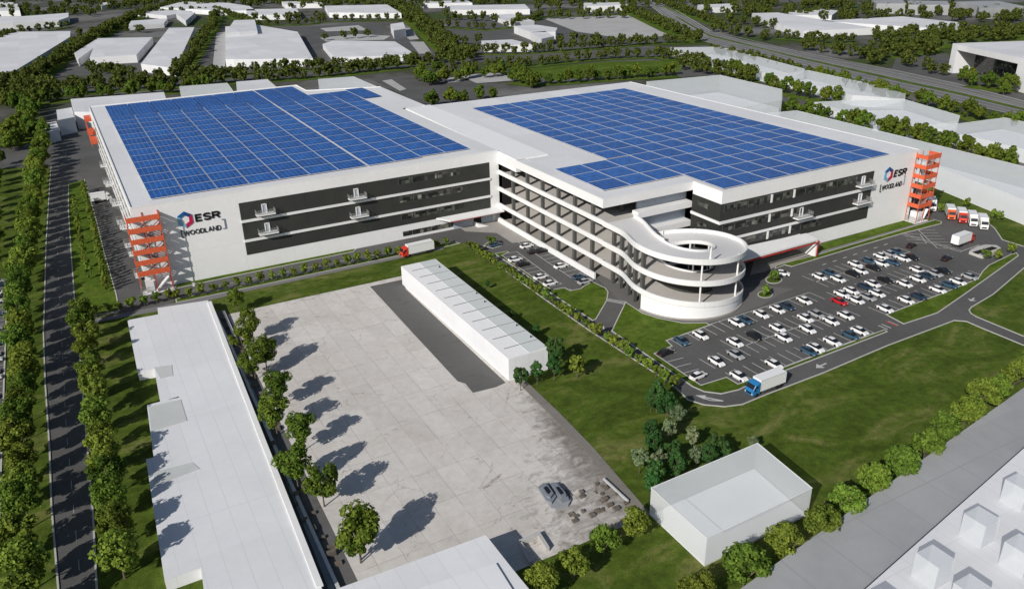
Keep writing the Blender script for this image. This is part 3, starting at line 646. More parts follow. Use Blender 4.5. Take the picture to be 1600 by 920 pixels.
for yy in (121.5, 129, 137, 144.5): s_.box(-2.5, -2.3, yy, yy + .2, 11.5, 18)
s_.build('frame', M['orange'], T, (-1.5, 137, 0))

# ================================================================== SPIRAL RAMP
CX, CY, RO, RI, PT = 111.2, -71.4, 13.8, 6.4, 5.1
RA = thing('spiral_ramp', 'white multi-level spiral vehicle ramp with round open centre, between the wings', 'ramp', (CX, CY, 0)); OA = (CX, CY, 0)
def smooth(a, b, t): t = max(0, min(1, t)); t = t * t * (3 - 2 * t); return a + (b - a) * t
def edge_paths(z):
    """outer and inner edge of one turn starting at the deck mouth (y=-53.8), then round anticlockwise and down one level"""
    o_, i_ = [], []
    n = 14
    for k in range(n):
        t = k / n; yy = YE + (CY - YE) * t
        o_.append((smooth(XE, CX - RO, (t - .38) / .62), yy, z)); i_.append((smooth(109.4, CX - RI, t), yy, z))
    for k in range(73):
        th = math.radians(180 + 5 * k * .98); zz = z - PT * min(1.0, k / 64)
        o_.append((CX + RO * math.cos(th), CY + RO * math.sin(th), zz)); i_.append((CX + RI * math.cos(th), CY + RI * math.sin(th), zz))
    return o_, i_
def ribbon(mb, A, B, dz0, dz1):                    # solid between two edge paths
    for k in range(len(A) - 1):
        a0, a1, b0, b1 = A[k], A[k + 1], B[k], B[k + 1]; i = len(mb.v)
        for p_ in (a0, a1, b1, b0): mb.v.append((p_[0], p_[1], p_[2] + dz0))
        for p_ in (a0, a1, b1, b0): mb.v.append((p_[0], p_[1], p_[2] + dz1))
        for f_ in ((3, 2, 1, 0), (4, 5, 6, 7), (0, 1, 5, 4), (2, 3, 7, 6)): mb.f.append(tuple(i + x for x in f_))
def inset(A, B, w_):
    out = []
    for a_, b_ in zip(A, B):
        v = Vector((b_[0] - a_[0], b_[1] - a_[1])); v = v.normalized() * w_ if v.length else v; out.append((a_[0] + v.x, a_[1] + v.y, a_[2]))
    return out
for lv, z in enumerate((14.75, 9.65, 4.55)):
    A, B = edge_paths(z)
    if lv == 2: pass
    cut = {0: 76, 1: 76, 2: 68}[lv]; A, B = A[:cut], B[:cut]
    d_ = MB(); ribbon(d_, A, B, -.45, 0); d_.build('ramp_deck', M['deck'] if lv else m_white('ramp_top_coating', .66, tint=(1, .99, .98)), RA, OA, smooth=False)
    pa = MB(); ribbon(pa, inset(A, B, -.02), inset(A, B, .34), -.36, .86); pa.build('ramp_parapet', M['trim'], RA, OA)
    pb = MB(); Bi, Bo = inset(B, A, .3), inset(B, A, -.02); ribbon(pb, Bi[:15], Bo[:15], -.36, .86); ribbon(pb, Bi[14:], Bo[14:], -.3, .42); pb.build('ramp_parapet', M['trim'], RA, OA)
# return edge, the drum wall down to the ground
dw = MB()
ths = [math.radians(186 + 3.2 * k) for k in range(52)]
for k in range(len(ths) - 1):
    t0, t1 = ths[k], ths[k + 1]
    def zt(t): return 4.55 - PT * (math.degrees(t) - 180) / 353 - .4
    for r_, fl in ((RO - .1, 0), (RO - .5, 1)):
        p_ = [(CX + r_ * math.cos(t0), CY + r_ * math.sin(t0), .35), (CX + r_ * math.cos(t1), CY + r_ * math.sin(t1), .35), (CX + r_ * math.cos(t1), CY + r_ * math.sin(t1), max(.4, zt(t1) + .0) if zt(t1) > .4 else .45), (CX + r_ * math.cos(t0), CY + r_ * math.sin(t0), max(.45, zt(t0)))]
        dw.quad(*(p_ if not fl else p_[::-1]))
dw.build('drum_wall', M['wall'], RA, OA)
pl = MB()
for k in range(len(ths) - 1):
    t0, t1 = ths[k], ths[k + 1]; a_ = []
    for r_ in (RO + .25, RO - .4):
        a_.append([(CX + r_ * math.cos(t), CY + r_ * math.sin(t)) for t in (t0, t1)])
    pl.quad((*a_[0][0], .0), (*a_[0][1], .0), (*a_[0][1], .36), (*a_[0][0], .36)); pl.quad((*a_[0][0], .36), (*a_[0][1], .36), (*a_[1][1], .36), (*a_[1][0], .36))
pl.build('drum_plinth', M['plaza'], RA, OA)
for (x, y_) in ((XE + .9, -57), (XE + .6, -60.6), (XE - .1, -64.7), (98.6, -68.5), (97.9, -72.2)):
    MB().box(x, x + .85, y_ - .4, y_ + .4, 0, 14.3).build('column', M['col'], RA, OA)
    if y_ > -70: MB().box(x + 8, x + 8.7, y_ - .4, y_ + .4, 0, 14.3).build('column', M['col'], RA, OA)
for th in (205 + 40, 205 + 85, 355, 40, 75):
    t = math.radians(th); x, y_ = CX + (RO - .55) * math.cos(t), CY + (RO - .55) * math.sin(t)
    MB().cyl(x, y_, 0, 15.4 - PT * ((th - 180) % 360) / 353, .2).build('column', M['trim'], RA, OA)
    x, y_ = CX + (RI + .2) * math.cos(t), CY + (RI + .2) * math.sin(t); MB().cyl(x, y_, 0, 14.4 - PT * ((th - 180) % 360) / 353, .2).build('column', M['trim'], RA, OA)
void_shade = MB()
for k in range(36):
    t0, t1 = math.radians(k * 10), math.radians(k * 10 + 10); a_, b_ = (CX + (RI + .5) * math.cos(t0), CY + (RI + .5) * math.sin(t0)), (CX + (RI + .5) * math.cos(t1), CY + (RI + .5) * math.sin(t1))
    void_shade.quad((*a_, 0), (*b_, 0), (*b_, 8.6), (*a_, 8.6))
void_shade.build('core_screen', M['clad'], RA, OA)  # dark cylinder added for the shade in the open centre, hiding bright lower decks
mast = MB().cyl(CX - 4.0, CY - 12.6, 14.0, 17.2, .3, 8, .16); mast.build('mast', M['trim'], RA, OA)

# ================================================================== SOLAR PANELS
def panel_proto(wx, wy, mat):
    P = bpy.data.objects.new('solar_panel', None); COL.objects.link(P)
    a = MB(); a.box(0, wx, 0, wy, .26, .34); a.v = [(x, y, z) for x, y, z in a.v]
    a.build('panel_face', M[mat], P)
    e_ = MB(); e_.box(-.06, wx + .06, -.06, 0, .22, .345); e_.box(-.06, 0, 0, wy, .22, .345); e_.box(wx, wx + .06, 0, wy, .22, .345); e_.box(-.06, wx + .06, wy, wy + .10, .22, .35); e_.v = [(x, y, z) for x, y, z in e_.v]; e_.build('edge_rail', M['alu'], P)
    r = MB()
    for k in range(4): x = wx * (k + .5) / 4; r.box(x - .06, x + .06, .25, .4, 0, .26); r.box(x - .06, x + .06, wy - .4, wy - .25, 0, .26)
    r.build('support', M['col'], P); return P
panels = []
px, py = 8.0, 8.1
for i in range(11):
    rows = range(17) if i < 9 else range(2, 17) if i == 99 else range(14)
    off = 0
    for j in rows:
        panels.append((5.4 + i * px + (.45 if i > 6 else 0), 4.6 + j * py + (0 if i < 9 else 1.2), H, px - .27, py - .24, 'solarL', i, j, 'left'))
for j in range(3): panels.append((94.2, 99.8 + j * 7.4, H, 7.2, 7.2, 'solarL', 11, 12 + j, 'left'))
for i in range(8):
    for j in range(16): panels.append((129.2 + i * 7.62, -63.2 + j * 7.75, HR, 7.32, 7.45, 'solarR', i + 3, j, 'right'))
for j in range(2, 16): panels.append((121.6, -63.2 + j * 7.75, HR, 7.32, 7.45, 'solarR', 2, j, 'right'))
for i in range(3):
    for j in range(3):
        if not (i == 2 and j == 9): panels.append((103.8 + i * 8.4, -48.4 + j * 7.75, HR, 8.1, 7.45, 'solarR', i - 1, j + 2, 'right'))
panels = [q for k, q in enumerate(panels) if not (q[8] == 'right' and q[6] == 2 and q[7] in (2, 3, 4))]
for j in range(0): pass
panels.sort(key=lambda q: (Vector((q[0], q[1], 21)) - CP).length)
protos = {}
for q in panels[:296]:
    key = (q[5], round(q[3], 2), round(q[4], 2))
    if key not in protos: o = protos[key] = panel_proto(q[3], q[4], q[5])
    else: o = copy_tree(protos[key])
    o.location = Vector((q[0], q[1], q[2])) * S
    colw = 'column ' + str(q[6] + 1 + (1 if q[8] == 'right' else 0))
    tag(o, f'blue solar panel on the {q[8]} roof, {nth(q[7])} row from the front, {nth(q[6] + (1 if q[8] == "right" else 0))} from the left', 'solar panel', f'solar panels on the {q[8]} roof')
fb = MB()
for q in panels[296:]: fb.box(q[0], q[0] + q[3], q[1], q[1] + q[4], q[2] + .35, q[2] + .45)
if fb.v: tag(fb.build('solar_panel', M['solarL']), 'farthest blue solar panels at the back of the left roof', 'solar panels', kind='stuff')

# ================================================================== WHITE BLOCK BUILDINGS
def block(name, label, pts, h, conv=True, mat='blockfar', roof=None, ghost=None, par_h=0.0, cat='building', zt=None, group=None):
    P = [g(x, y, h) for x, y in pts] if conv else pts
    cx = sum(p[0] for p in P) / len(P); cy = sum(p[1] for p in P) / len(P); O = (cx, cy, 0)
    T = thing(name, label, cat, O, group=group)
    if ghost:
        MB().prism(P, .16, h).build('translucent_shell', M[ghost], T, O); q = [(cx + (x - cx) * .985, cy + (y - cy) * .985) for x, y in P]
        MB().prism(q, .02, .3).build('floor_slab', M['floor'], T, O)
        ed = MB(); ed.strip(P, .10, h, h + .05, True); ed.build('edge_trim', M['trim'], T, O)
    else:
        k = MB(); n = len(P); ar = sum(P[i][0] * P[(i + 1) % n][1] - P[(i + 1) % n][0] * P[i][1] for i in range(n)); Q = P if ar > 0 else P[::-1]
        for i in range(n): a, b = Q[i], Q[(i + 1) % n]; k.quad((*a, 0), (*b, 0), (*b, h - .1), (*a, h - .1))
        k.build('wall', M[mat], T, O); MB().prism(P, h - .1, h).build('roof', M[roof or mat], T, O)
    return T, O
# near: stepped white building left of the yard
T, O = block('low_building', 'long low white building with stepped left edge, left of the concrete yard', [(199, 500), (247, 491), (246, 481), (325, 469), (405, 677), (540, 1010), (345, 1060), (318, 918), (314, 886), (257, 906), (228, 717), (240, 714), (229.5, 632.5), (280, 619), (279, 621), (250, 626), (241, 576), (215, 581)], 2.0, mat='block', roof='blockroof')
for pts in ([(240, 572), (268, 568), (270, 585), (250, 590)], [(231, 634), (282, 622), (292, 655), (236, 672)], [(240, 735), (300, 720), (312, 730), (240, 757)]):
    MB().prism(G(pts, 2.3), 2.0, 2.06).build('roof_patch', M['patch'], T, O)
p = MB(); p.strip(G([(327, 471), (407, 678), (500, 915)], 2.2), .9, 2.0, 2.25); p.build('roof_edge', M['trim'], T, O)
# gap between building and yard: trench with ducts
struct(MB().poly(G([(334, 490), (352, 484), (570, 930), (500, 930)]), .07).build('service_strip', M['yard_dark']))
D = thing('duct_run', 'pale metal duct running between the low building and the yard trees', 'duct', (*g(430, 690), 0)); O = (*g(430, 690), 0)
du = MB()
for a_, b_ in (((336, 492), (362, 545)), ((362, 545), (440, 725)), ((440, 725), (530, 925)), ((350, 490), (372, 540))):
    du.beam((*g(*a_), .5), (*g(*b_), .5), .5, .5)
du.build('duct', M['alu'], D, O)
du = MB()
for a_, b_ in (((372, 560), (430, 700)), ((430, 700), (520, 925))): du.beam((*g(*a_), .25), (*g(*b_), .25), .8, .3)
du.build('channel', M['bluegrey'], D, O)
random.seed(11)
pr = MB()
for k in range(30):
    t = k / 30; x, y_ = g(346 + 160 * t + ru(0, 22) * (.5 + t), 500 + 395 * t); sx, sy, sz = ru(.4, 1.3), ru(.4, 1.2), ru(.3, 1.0)
    pr.box(x - sx / 2, x + sx / 2, y_ - sy / 2, y_ + sy / 2, .07, .07 + sz)
for k in range(26):
    x, y_ = g(ru(892, 978), 0) if False else g(*[(905, 772), (925, 762), (940, 790), (955, 800), (970, 792), (915, 800), (890, 815), (948, 768)][k % 8]); x += ru(-1.6, 1.6); y_ += ru(-1.6, 1.6); sx = ru(.3, 1.1)
    if x < 56.5 and y_ > -128: pr.box(x - sx / 2, x + sx / 2, y_ - .3, y_ + ru(.1, .5), .07, .07 + ru(.1, .45))
tag(pr.build('rubble', simple('broken_concrete', (.14, .12, .10), .9, var=.4)), 'scattered rubble behind the yard trees and in the dirty lower corner of the yard', 'rubble', kind='stuff')
T, O = block('flat_roof_shed', 'white flat-roofed building at the lower edge of the yard, cut by the photo bottom', [(759, 835), (524, 920), (560, 1010), (830, 985), (832, 926), (800, 887)], 4.6, mat='block', roof='blockroof')
p = MB(); q4 = G([(775, 880), (560, 950), (600, 1010), (850, 1000)], 4.8); p.prism(q4, 4.6, 4.9); p.build('raised_roof', M['block'], T, O)
# small sunken dock beside it
T = thing('loading_pit', 'small walled loading pit beside the lower flat-roofed building', 'pit', (*g(835, 860), 0)); O = (*g(835, 860), 0)
a = MB(); a.strip(G([(812, 852), (842, 840), (856, 862)]), .5, .1, .9); a.strip(G([(812, 852), (830, 885)]), .5, .1, .9); a.build('wall', M['kerb'], T, O)
# long shed with ribs in front of the yard
SH = [(56, -85.5), (64.9, -85.5), (65.3, -30.2), (56, -30.2)]
T, O = block('long_shed', 'long narrow white shed with thin dark roof joints, between yard and lawn', SH, 4.95, conv=False, mat='block', roof='roofw')
rb = MB()
for k in range(11): y_ = -81.5 + k * 4.7; rb.box(57.2, 64.9, y_, y_ + .1, 4.95, 5.03)
rb.build('roof_joint', M['col'], T, O); rb = MB().box(60.7, 65.0, -85.4, -30.3, 4.95, 5.0); rb.build('roof_panel', m_white('tinted_roof', .62, tint=(.95, 1, .99)), T, O)
rv = MB()
for x, y_ in ((64.2, -80), (64.3, -74), (64.0, -60), (64.5, -55), (63.8, -36)): rv.cyl(x, y_, 5.0, 5.4, .14, 6)
rv.build('roof_vent', M['dark'], T, O)
# translucent box
T, O = block('translucent_building', 'pale translucent box building on the lawn beside the corner trees', [(54.8, -143.4), (75.2, -143), (76.6, -130.6), (55.0, -131)], 5.1, conv=False, mat='block', ghost='ghost')
# grey flat building bottom right with roof cubes
T, O = block('flat_roof_building', 'large grey flat-roofed building in the lower right corner', [(1150, 924), (1610, 598), (1760, 660), (1760, 1200), (1100, 1200)], 3.0, mat='block', roof='slab')
q4 = G([(1335, 935), (1620, 682), (1800, 760), (1700, 1200), (1300, 1200)], 5.0)
MB().prism(q4, 3.0, 5.0).build('upper_roof', M['blockroof'], T, O)
for k, (x, y_) in enumerate(((1344, 797), (1424, 760), (1530, 772), (1415, 898), (1592, 730), (1468, 850), (1545, 893), (1375, 935), (1600, 835))[:9]):
    if k in (0,): x, y_ = 1463, 868
    cx, cy = g(x, y_ + 30, 5.0)
    cx, cy = g(*((1462, 868), (1535, 806), (1522, 915), (1598, 752), (1600, 850), (1380, 940))[k], 8.6) if k < 6 else (None, None)
    if cx is None: break
    bt = MB(); a_ = 1.55; bt.prism([(cx - a_, cy - a_), (cx + a_, cy - a_), (cx + a_, cy + a_), (cx - a_, cy + a_)], 5.0, 8.6)
    tag(bt.build('roof_cube', M['ghost_thin'], None, (cx, cy, 5)), 'translucent white cube on the lower right flat roof, ' + ('nearest the left edge of the group', 'in the middle of the upper group', 'lowest, at the photo bottom', 'highest at the photo right edge', 'right edge, below the highest cube', 'leftmost, cut off by the photo bottom')[k], 'roof cube', 'translucent cubes on the lower right roof')
# buildings behind the right wing
RB = [
 ('translucent low hall right behind the gridded solar roof', [(1010, 128), (1125, 117.5), (1222, 140), (1222, 157), (1150, 170), (1060, 160)], 9, 'ghost'),
 ('large translucent hall beside the highway, top centre right', [(1047, 75), (1125, 73.5), (1257, 108), (1257, 111), (1205, 117)], 5, 'ghost'),
 ('long translucent hall behind the tree row, right of centre', [(1218, 119), (1262, 110), (1415, 143), (1414, 155), (1332, 149)], 5, 'ghost'),
 ('translucent hall between two tree rows at the right', [(1272, 160), (1330, 157), (1415, 156), (1500, 181), (1497, 190), (1414, 199)], 5, 'ghost'),
 ('translucent hall at the right edge below the highway', [(1456, 199), (1570, 184), (1720, 217), (1680, 252)], 5, 'ghost'),
]
for lab, pts, h, gh in RB: block('hall', lab, pts, h, ghost=gh, mat='block', group='pale halls behind the warehouse')
block('hall', 'very long low translucent hall running past the right stair tower', [(1190, 178), (1245, 173), (1720, 290), (1780, 380), (1455, 257)], 7.0, ghost='ghost', mat='block', group='pale halls behind the warehouse')
# buildings behind the left wing
for lab, pts, h in [
 ('low white hall tucked behind the far left roof corner', [(110, 155), (256, 144), (262, 162), (150, 175), (116, 175)], 8),
 ('small white annex left of the far roof corner', [(88, 172), (112, 168), (116, 183), (90, 188)], 7),
 ('second small white annex left of the warehouse, nearer the trees', [(66, 193), (88, 190), (92, 202), (70, 207)], 5),
 ('translucent low roof behind the solar roof, left of two', [(280, 135.5), (355, 130), (364, 142), (284, 150)], 7),
 ('narrow white roof strip behind the solar roof', [(369, 128), (418, 124), (432, 136), (370, 142)], 7),
 ('translucent low roof behind the solar roof, right of two', [(497, 124), (552, 120), (592, 137), (600, 150), (500, 150)], 7)]:
    block('hall', lab, pts, h, ghost='ghost' if 'translucent' in lab else None, group='pale halls behind the warehouse')
# far blocks
FB = [
 ('big white hall at the left edge with seamed roof', [(-70, 72), (28, 50), (110, 49), (109.5, 58), (19, 113.5), (-70, 155)], 6),
 ('white hall at the left edge, second row back', [(-40, 27), (33, 26), (107, 20.5), (107, 27), (92, 32), (-40, 40)], 6),
 ('small white block in the top left corner', [(-20, 4), (27, 4), (31, 17), (-20, 18)], 6),
 ('white hall with a wide roof between the left tree rows', [(152, 60), (238, 58.5), (213, 86), (140, 90)], 5.4),
 ('narrow white wing beside the left wide-roofed hall', [(116, 83), (150, 62), (158, 66), (122, 93)], 5.0),
 ('long tapering white hall beside the left avenue trees', [(264, 44), (304, 43), (274, 107), (220, 100)], 5.2),
 ('broad white stepped hall behind the tree row, left of centre', [(352, 42), (400, 39), (465, 50), (489, 92), (352, 93)], 5),
 ('raised white back part of the stepped hall', [(366, 32), (398, 31), (402, 48), (352, 52)], 8),
 ('wide white hall behind the centre tree row', [(504, 69), (520, 64), (617, 65), (650, 86), (522, 90)], 4),
 ('wide white hall with long front at the top, left of centre', [(507, 9.5), (605, 7.5), (627, 21), (514, 20)], 5),
 ('pale hall at the top beside the wide hall', [(385, 15), (463, 13.5), (470, 23), (385, 24)], 5),
 ('flat pale hall in the far top left', [(250, 12), (285, 3), (357, 5), (390, 10), (400, 17), (340, 17)], 5),
 ('small white tower block beside the diagonal tree row', [(610, 38), (630, 35), (634, 45), (615, 48)], 7),
 ('long pale hall at the top centre', [(703, 9), (820, 7), (828, 15), (706, 16)], 5),
 ('pale hall at the top centre beside the avenue', [(912, 5), (972, 4), (982, 8), (917, 10)], 6),
 ('white cubic block right of the diagonal trees', [(803, 41), (838, 39), (871, 44), (868, 50), (830, 51)], 6),
 ('small white cube in front of the cubic block', [(829, 51), (852, 49), (866, 57), (846, 61)], 6),
 ('long low pale hall behind the cubic block', [(765, 24), (800, 22), (835, 33), (800, 36)], 4),
 ('low white hall beside the tree clump, top centre', [(752, 64), (800, 62), (834, 70), (757, 71)], 5),
 ('long white hall beyond the highway with bright front', [(1175, 21), (1215, 20), (1366, 44), (1255, 48.5), (1214, 37)], 5),
 ('wide flat white hall beyond the highway', [(1281, 33), (1410, 26), (1505, 36), (1447, 44)], 5),
 ('pale hall far beyond the highway', [(1230, 18), (1285, 14.5), (1310, 17), (1300, 24), (1240, 24)], 5),
 ('small pale annex left of the cubic block', [(205, 19), (230, 12), (300, 18), (260, 25)], 4),
 ('small white store beside the left tree avenue', [(275, 22), (293, 18), (305, 20), (290, 33)], 5),
 ('small pale hall between the left avenues', [(205, 33), (262, 29), (256, 37), (200, 41)], 4),
 ('pale hall at the top right of centre', [(1090, 8), (1140, 6), (1152, 11), (1100, 13)], 5),
 ('pale hall at the very top, left of centre', [(440, 3), (498, 2), (505, 6), (445, 7)], 5),
 ('long pale hall at the very top centre', [(655, 2), (730, 1), (738, 5), (662, 6)], 5),
 ('pale block at the far left behind the trees', [(155, 6), (172, 3), (176, 7), (158, 9)], 5),
]
for lab, pts, h in FB: block('hall', lab, pts, h, group='far white halls')
# far dark grey office rows (top right)
for k, (pts, h, lab) in enumerate([([(1362, 1), (1410, 0), (1416, 6), (1370, 6)], 9, 'grey far office block with columned front, left of three'), ([(1418, 1), (1480, 2), (1484, 8), (1420, 8)], 9, 'grey far office block with columned front, middle of three'), ([(1490, 3), (1560, 2), (1600, 10), (1530, 14), (1528, 9)], 9, 'grey far office block with columned front, right of three')]):
    T, O = block('office_block', lab, pts, h, mat='slab', roof='slab', group='grey office blocks on the skyline')
# portal hall at right
T = thing('portal_hall', 'white hall with a wide dark portal opening, beside the highway', 'building', (440, 60, 0)); O = (440, 60, 0)
hh = 13.0
A1, A2 = g(1480, 113), g(1600, 146); A1, A2 = Vector(A1), Vector(A2); dd = (A2 - A1); dn = Vector((dd.y, -dd.x)).normalized() * -1
if dn.x < 0: dn = -dn
L1, L2 = A1 + dd * .0, A2 + dd * .6
bk = dn * 60
q = MB(); q.prism([tuple(L1), tuple(L2), tuple(L2 + bk), tuple(L1 + bk)], hh, hh + 3.0); q.build('roof', M['blockfar'], T, O)
def leg(a, b): 
    q = MB(); q.prism([tuple(a), tuple(b), tuple(b + bk), tuple(a + bk)], 0, hh - .02); q.build('wall', M['blockfar'], T, O)
u_ = dd.normalized(); leg(A1, A1 + u_ * 5); leg(A1 + u_ * (dd.length * .86), A1 + u_ * (dd.length * 1.5))
MB().prism([tuple(A1 + dn * 12 + u_ * 5), tuple(A1 + u_ * dd.length * .86 + dn * 12), tuple(A1 + u_ * dd.length * .86 + dn * 14), tuple(A1 + dn * 14 + u_ * 5)], 0, hh - .05).build('portal_opening', M['window'], T, O)

# ------------------------------------------------------------------ far ground surfaces
conc = m_concrete('far_concrete', .42, (1, .99, .98), 0, .4)
far_sheets = [
 ('highway', [(1000, -3), (1022, -3), (1060, 18), (1110, 48), (1160, 63), (1240, 79), (1330, 98), (1400, 110), (1500, 132), (1600, 158), (1720, 190), (1720, 212), (1600, 183), (1500, 162), (1400, 140), (1330, 124), (1240, 99), (1150, 80), (1100, 66), (1050, 37)], 'highway', .20),
 ('street', [(-60, 152), (40, 150), (230, 140), (480, 118), (700, 101), (1050, 84), (1110, 78), (1110, 71), (1040, 74), (700, 89), (480, 106), (230, 128), (40, 137), (-60, 140)], 'asphalt_dark', .16),
 ('yard', [(605, 137), (580, 125), (690, 118), (740, 128), (790, 160), (700, 168), (650, 160)], 'asphalt_far', .18),
 ('paved_yard', [(597, 127), (612, 125), (635, 140), (625, 143)], None, .22),
 ('paved_yard', [(718, 119), (780, 113.5), (812, 126), (745, 131)], None, .22),
 ('paved_yard', [(694, 124), (712, 121), (722, 128), (700, 130)], None, .22),
 ('sports_field', [(815, 109), (950, 97), (1060, 95), (1065, 112), (860, 126), (830, 118)], 'verge', .2),
 ('far_yard', [(850, 30), (990, 24), (1058, 55), (980, 62), (900, 50)], None, .2),
 ('far_yard', [(500, 45), (560, 40), (575, 48), (510, 50)], None, .22),
 ('far_yard', [(500, 60), (560, 54), (610, 57), (600, 63), (510, 66)], None, .22),
 ('far_yard', [(620, 46), (640, 44), (655, 62), (640, 63)], None, .22),
 ('far_yard', [(640, 66), (662, 66), (675, 84), (655, 85)], None, .22),
 ('asphalt_yard', [(450, 44), (590, 36), (700, 88), (480, 104), (430, 60)], 'asphalt_far', .15),
 ('asphalt_yard', [(300, 45), (352, 42), (352, 108), (298, 110)], 'asphalt_far', .15),
 ('asphalt_yard', [(110, 92), (240, 60), (290, 100), (290, 116), (100, 120)], 'asphalt_dark', .15),
 ('far_yard', [(338, 52), (352, 50), (352, 106), (332, 108)], None, .2),
 ('asphalt_yard', [(75, 175), (120, 165), (150, 170), (170, 200), (85, 212)], 'asphalt_far', .1),
 ('asphalt_yard', [(1400, 92), (1480, 84), (1500, 120), (1600, 150), (1700, 190), (1500, 160), (1390, 116)], 'asphalt_far', .16),
 ('asphalt_yard', [(1220, 140), (1300, 150), (1290, 172), (1225, 162)], 'asphalt_dark', .15),
 ('asphalt_yard', [(1000, 100), (1060, 92), (1120, 118), (1020, 124)], 'asphalt_dark', .15),
 ('asphalt_yard', [(700, 30), (1000, 15), (1040, 66), (760, 88), (700, 60)], 'asphalt_far', .13),
]
for nm, pts, mt, z in far_sheets: sheet(nm, pts, M[mt] if mt else conc, z)
hm = MB()
for off, wd in ((.2, .35), (.35, .35), (.66, .35), (.81, .35), (.04, .6), (.96, .6), (.44, .5), (.56, .5)):
    up = [(1040, -6), (1100, 34), (1240, 92), (1420, 138), (1720, 200)]; dn_ = [(1060, 44), (1110, 76), (1200, 108), (1330, 142), (1720, 222)]
    up2 = [(1022, -3), (1060, 18), (1110, 48), (1240, 79), (1400, 110), (1500, 132), (1720, 190)]; lo2 = [(1000, -3), (1050, 37), (1100, 66), (1240, 99), (1400, 140), (1500, 162), (1720, 212)]
    hm.strip([tuple(Vector(g(*a)).lerp(Vector(g(*b)), off)) for a, b in zip(up2, lo2)], wd, .26)
struct(hm.build('highway_markings', M['paint']))
# grass median and verge of the highway
sheet('verge', [(1056, 26), (1110, 56), (1240, 88), (1400, 124), (1500, 146), (1720, 200), (1720, 202.5), (1500, 149), (1400, 127), (1240, 90), (1110, 58), (1056, 28)], M['verge'], .29)

# ================================================================== TREES
def leaf_crown(name, seed, R_, hgt, ncl, nleaf, ls, mat, squash=.5, low=0.0, merge=None):
    """leaf-sized faces gathered into clumps spread through the crown's volume"""
    rs = random.Random(seed); mb = MB(); cl = []
    for k in range(ncl):
        while True:
            x, y_, z = rs.uniform(-1, 1), rs.uniform(-1, 1), rs.uniform(-1, 1)
            d = x * x + y_ * y_ + z * z
            if .18 < d < 1: break
        taper = 1 - .35 * max(0, z) - .18 * max(0, -z)
        cl.append((x * R_ * .80 * taper, y_ * R_ * .80 * taper, low + hgt * (.5 + z * .42), R_ * rs.uniform(.17, .33)))
    for k in range(nleaf):
        c_ = cl[k % ncl]; th, ph = rs.uniform(0, 6.2832), math.acos(rs.uniform(-1, 1)); rr = c_[3] * rs.uniform(.72, 1.06)
        n_ = Vector((math.sin(ph) * math.cos(th), math.sin(ph) * math.sin(th), math.cos(ph)))
        p_ = Vector(c_[:3]) + n_ * rr
        n_ = (n_ + Vector((rs.uniform(-.7, .7), rs.uniform(-.7, .7), rs.uniform(-.3, .8)))).normalized()
        t = n_.cross(Vector((rs.uniform(-1, 1), rs.uniform(-1, 1), rs.uniform(-1, 1)))).normalized(); u = n_.cross(t); l_ = ls * rs.uniform(.6, 1.25)
        mb.quad(p_ + t * l_, p_ + u * l_ * .75, p_ - t * l_, p_ - u * l_ * .75)
    return mb
def trunk(R_, th, hh_, seed, r=.16):
    rs = random.Random(seed); t = MB(); t.cyl(0, 0, 0, th, r, 7, r * .7)
    for k in range(5):
        a = k * 1.257 + rs.uniform(-.3, .3); e_ = Vector((math.cos(a) * R_ * .55, math.sin(a) * R_ * .55, th + (hh_ - th) * rs.uniform(.3, .6)))
        t.beam((0, 0, th * .85), e_, r * .7, r * .7)
    t.beam((0, 0, th * .9), (0, 0, hh_ * .85), r * .9, r * .9); return t
KIND = {}
def make_kind(key, n, R_, hh_, th, ncl, nl, ls, mat, tr=.16):
    KIND[key] = []
    for k in range(n):
        c_ = leaf_crown('crown', hash(key) % 97 + k * 13 if False else (len(KIND) * 31 + k * 13), R_, hh_ - th, ncl, nl, ls, M[mat], low=th)
        KIND[key].append((c_.mesh('crown', M[mat]), trunk(R_, th, hh_, k, tr).mesh('trunk', M['bark'])))
make_kind('avenue', 5, 3.45, 8.0, 1.7, 30, 3000, .27, 'leaf_bright')
make_kind('yard', 4, 3.2, 8.2, 2.2, 30, 3600, .22, 'leaf', .14)
make_kind('corner', 4, 3.2, 7.0, 1.3, 30, 3200, .23, 'leaf_bright', .14)
make_kind('dark', 3, 2.1, 7.6, 1.8, 26, 1900, .26, 'leaf_dark', .12)
make_kind('pale', 2, 1.7, 5.6, 1.8, 20, 1300, .22, 'leaf_pale', .09)
make_kind('young', 3, 1.35, 3.1, .8, 14, 480, .22, 'leaf_bright', .07)
make_kind('slender', 4, 1.15, 4.6, .3, 18, 700, .2, 'leaf_bright', .06)
make_kind('mid', 6, 3.6, 7.6, 1.1, 24, 1700, .38, 'leaf')
TREES = []       # (x, y, kind, scale, label, group, name)
def add(x, y_, kind, sc, label, group, name='broadleaf_tree', cat='tree'): TREES.append((x, y_, kind, sc, label, group, name, cat))
random.seed(5)
y_ = -108.0; k = 0
while y_ < 212:
    x = -27.0 if y_ < 15 else -27.0 + (y_ - 15) * .046
    add(x + ru(-.7, .7), y_, 'avenue', ru(.9, 1.15), f'{nth(k)} tree from the photo bottom in the row left of the avenue', 'trees left of the avenue'); y_ += ru(6.3, 7.3); k += 1
y_ = -105.0; k = 0
while y_ < -14:
    add(-15.2 + ru(-.4, .4), y_, 'avenue', ru(.85, 1.05), f'{nth(k)} tree from the photo bottom in the row right of the avenue', 'trees right of the avenue'); y_ += ru(6.3, 7.1); k += 1
for k in range(15):
    add(-34 + ru(-3, 1.5), 36 + k * 9 + ru(-2, 2), 'avenue', ru(.7, 1.0), f'{nth(k)} tree from the neighbour car park on the outer left lawn', 'trees on the outer left lawn')
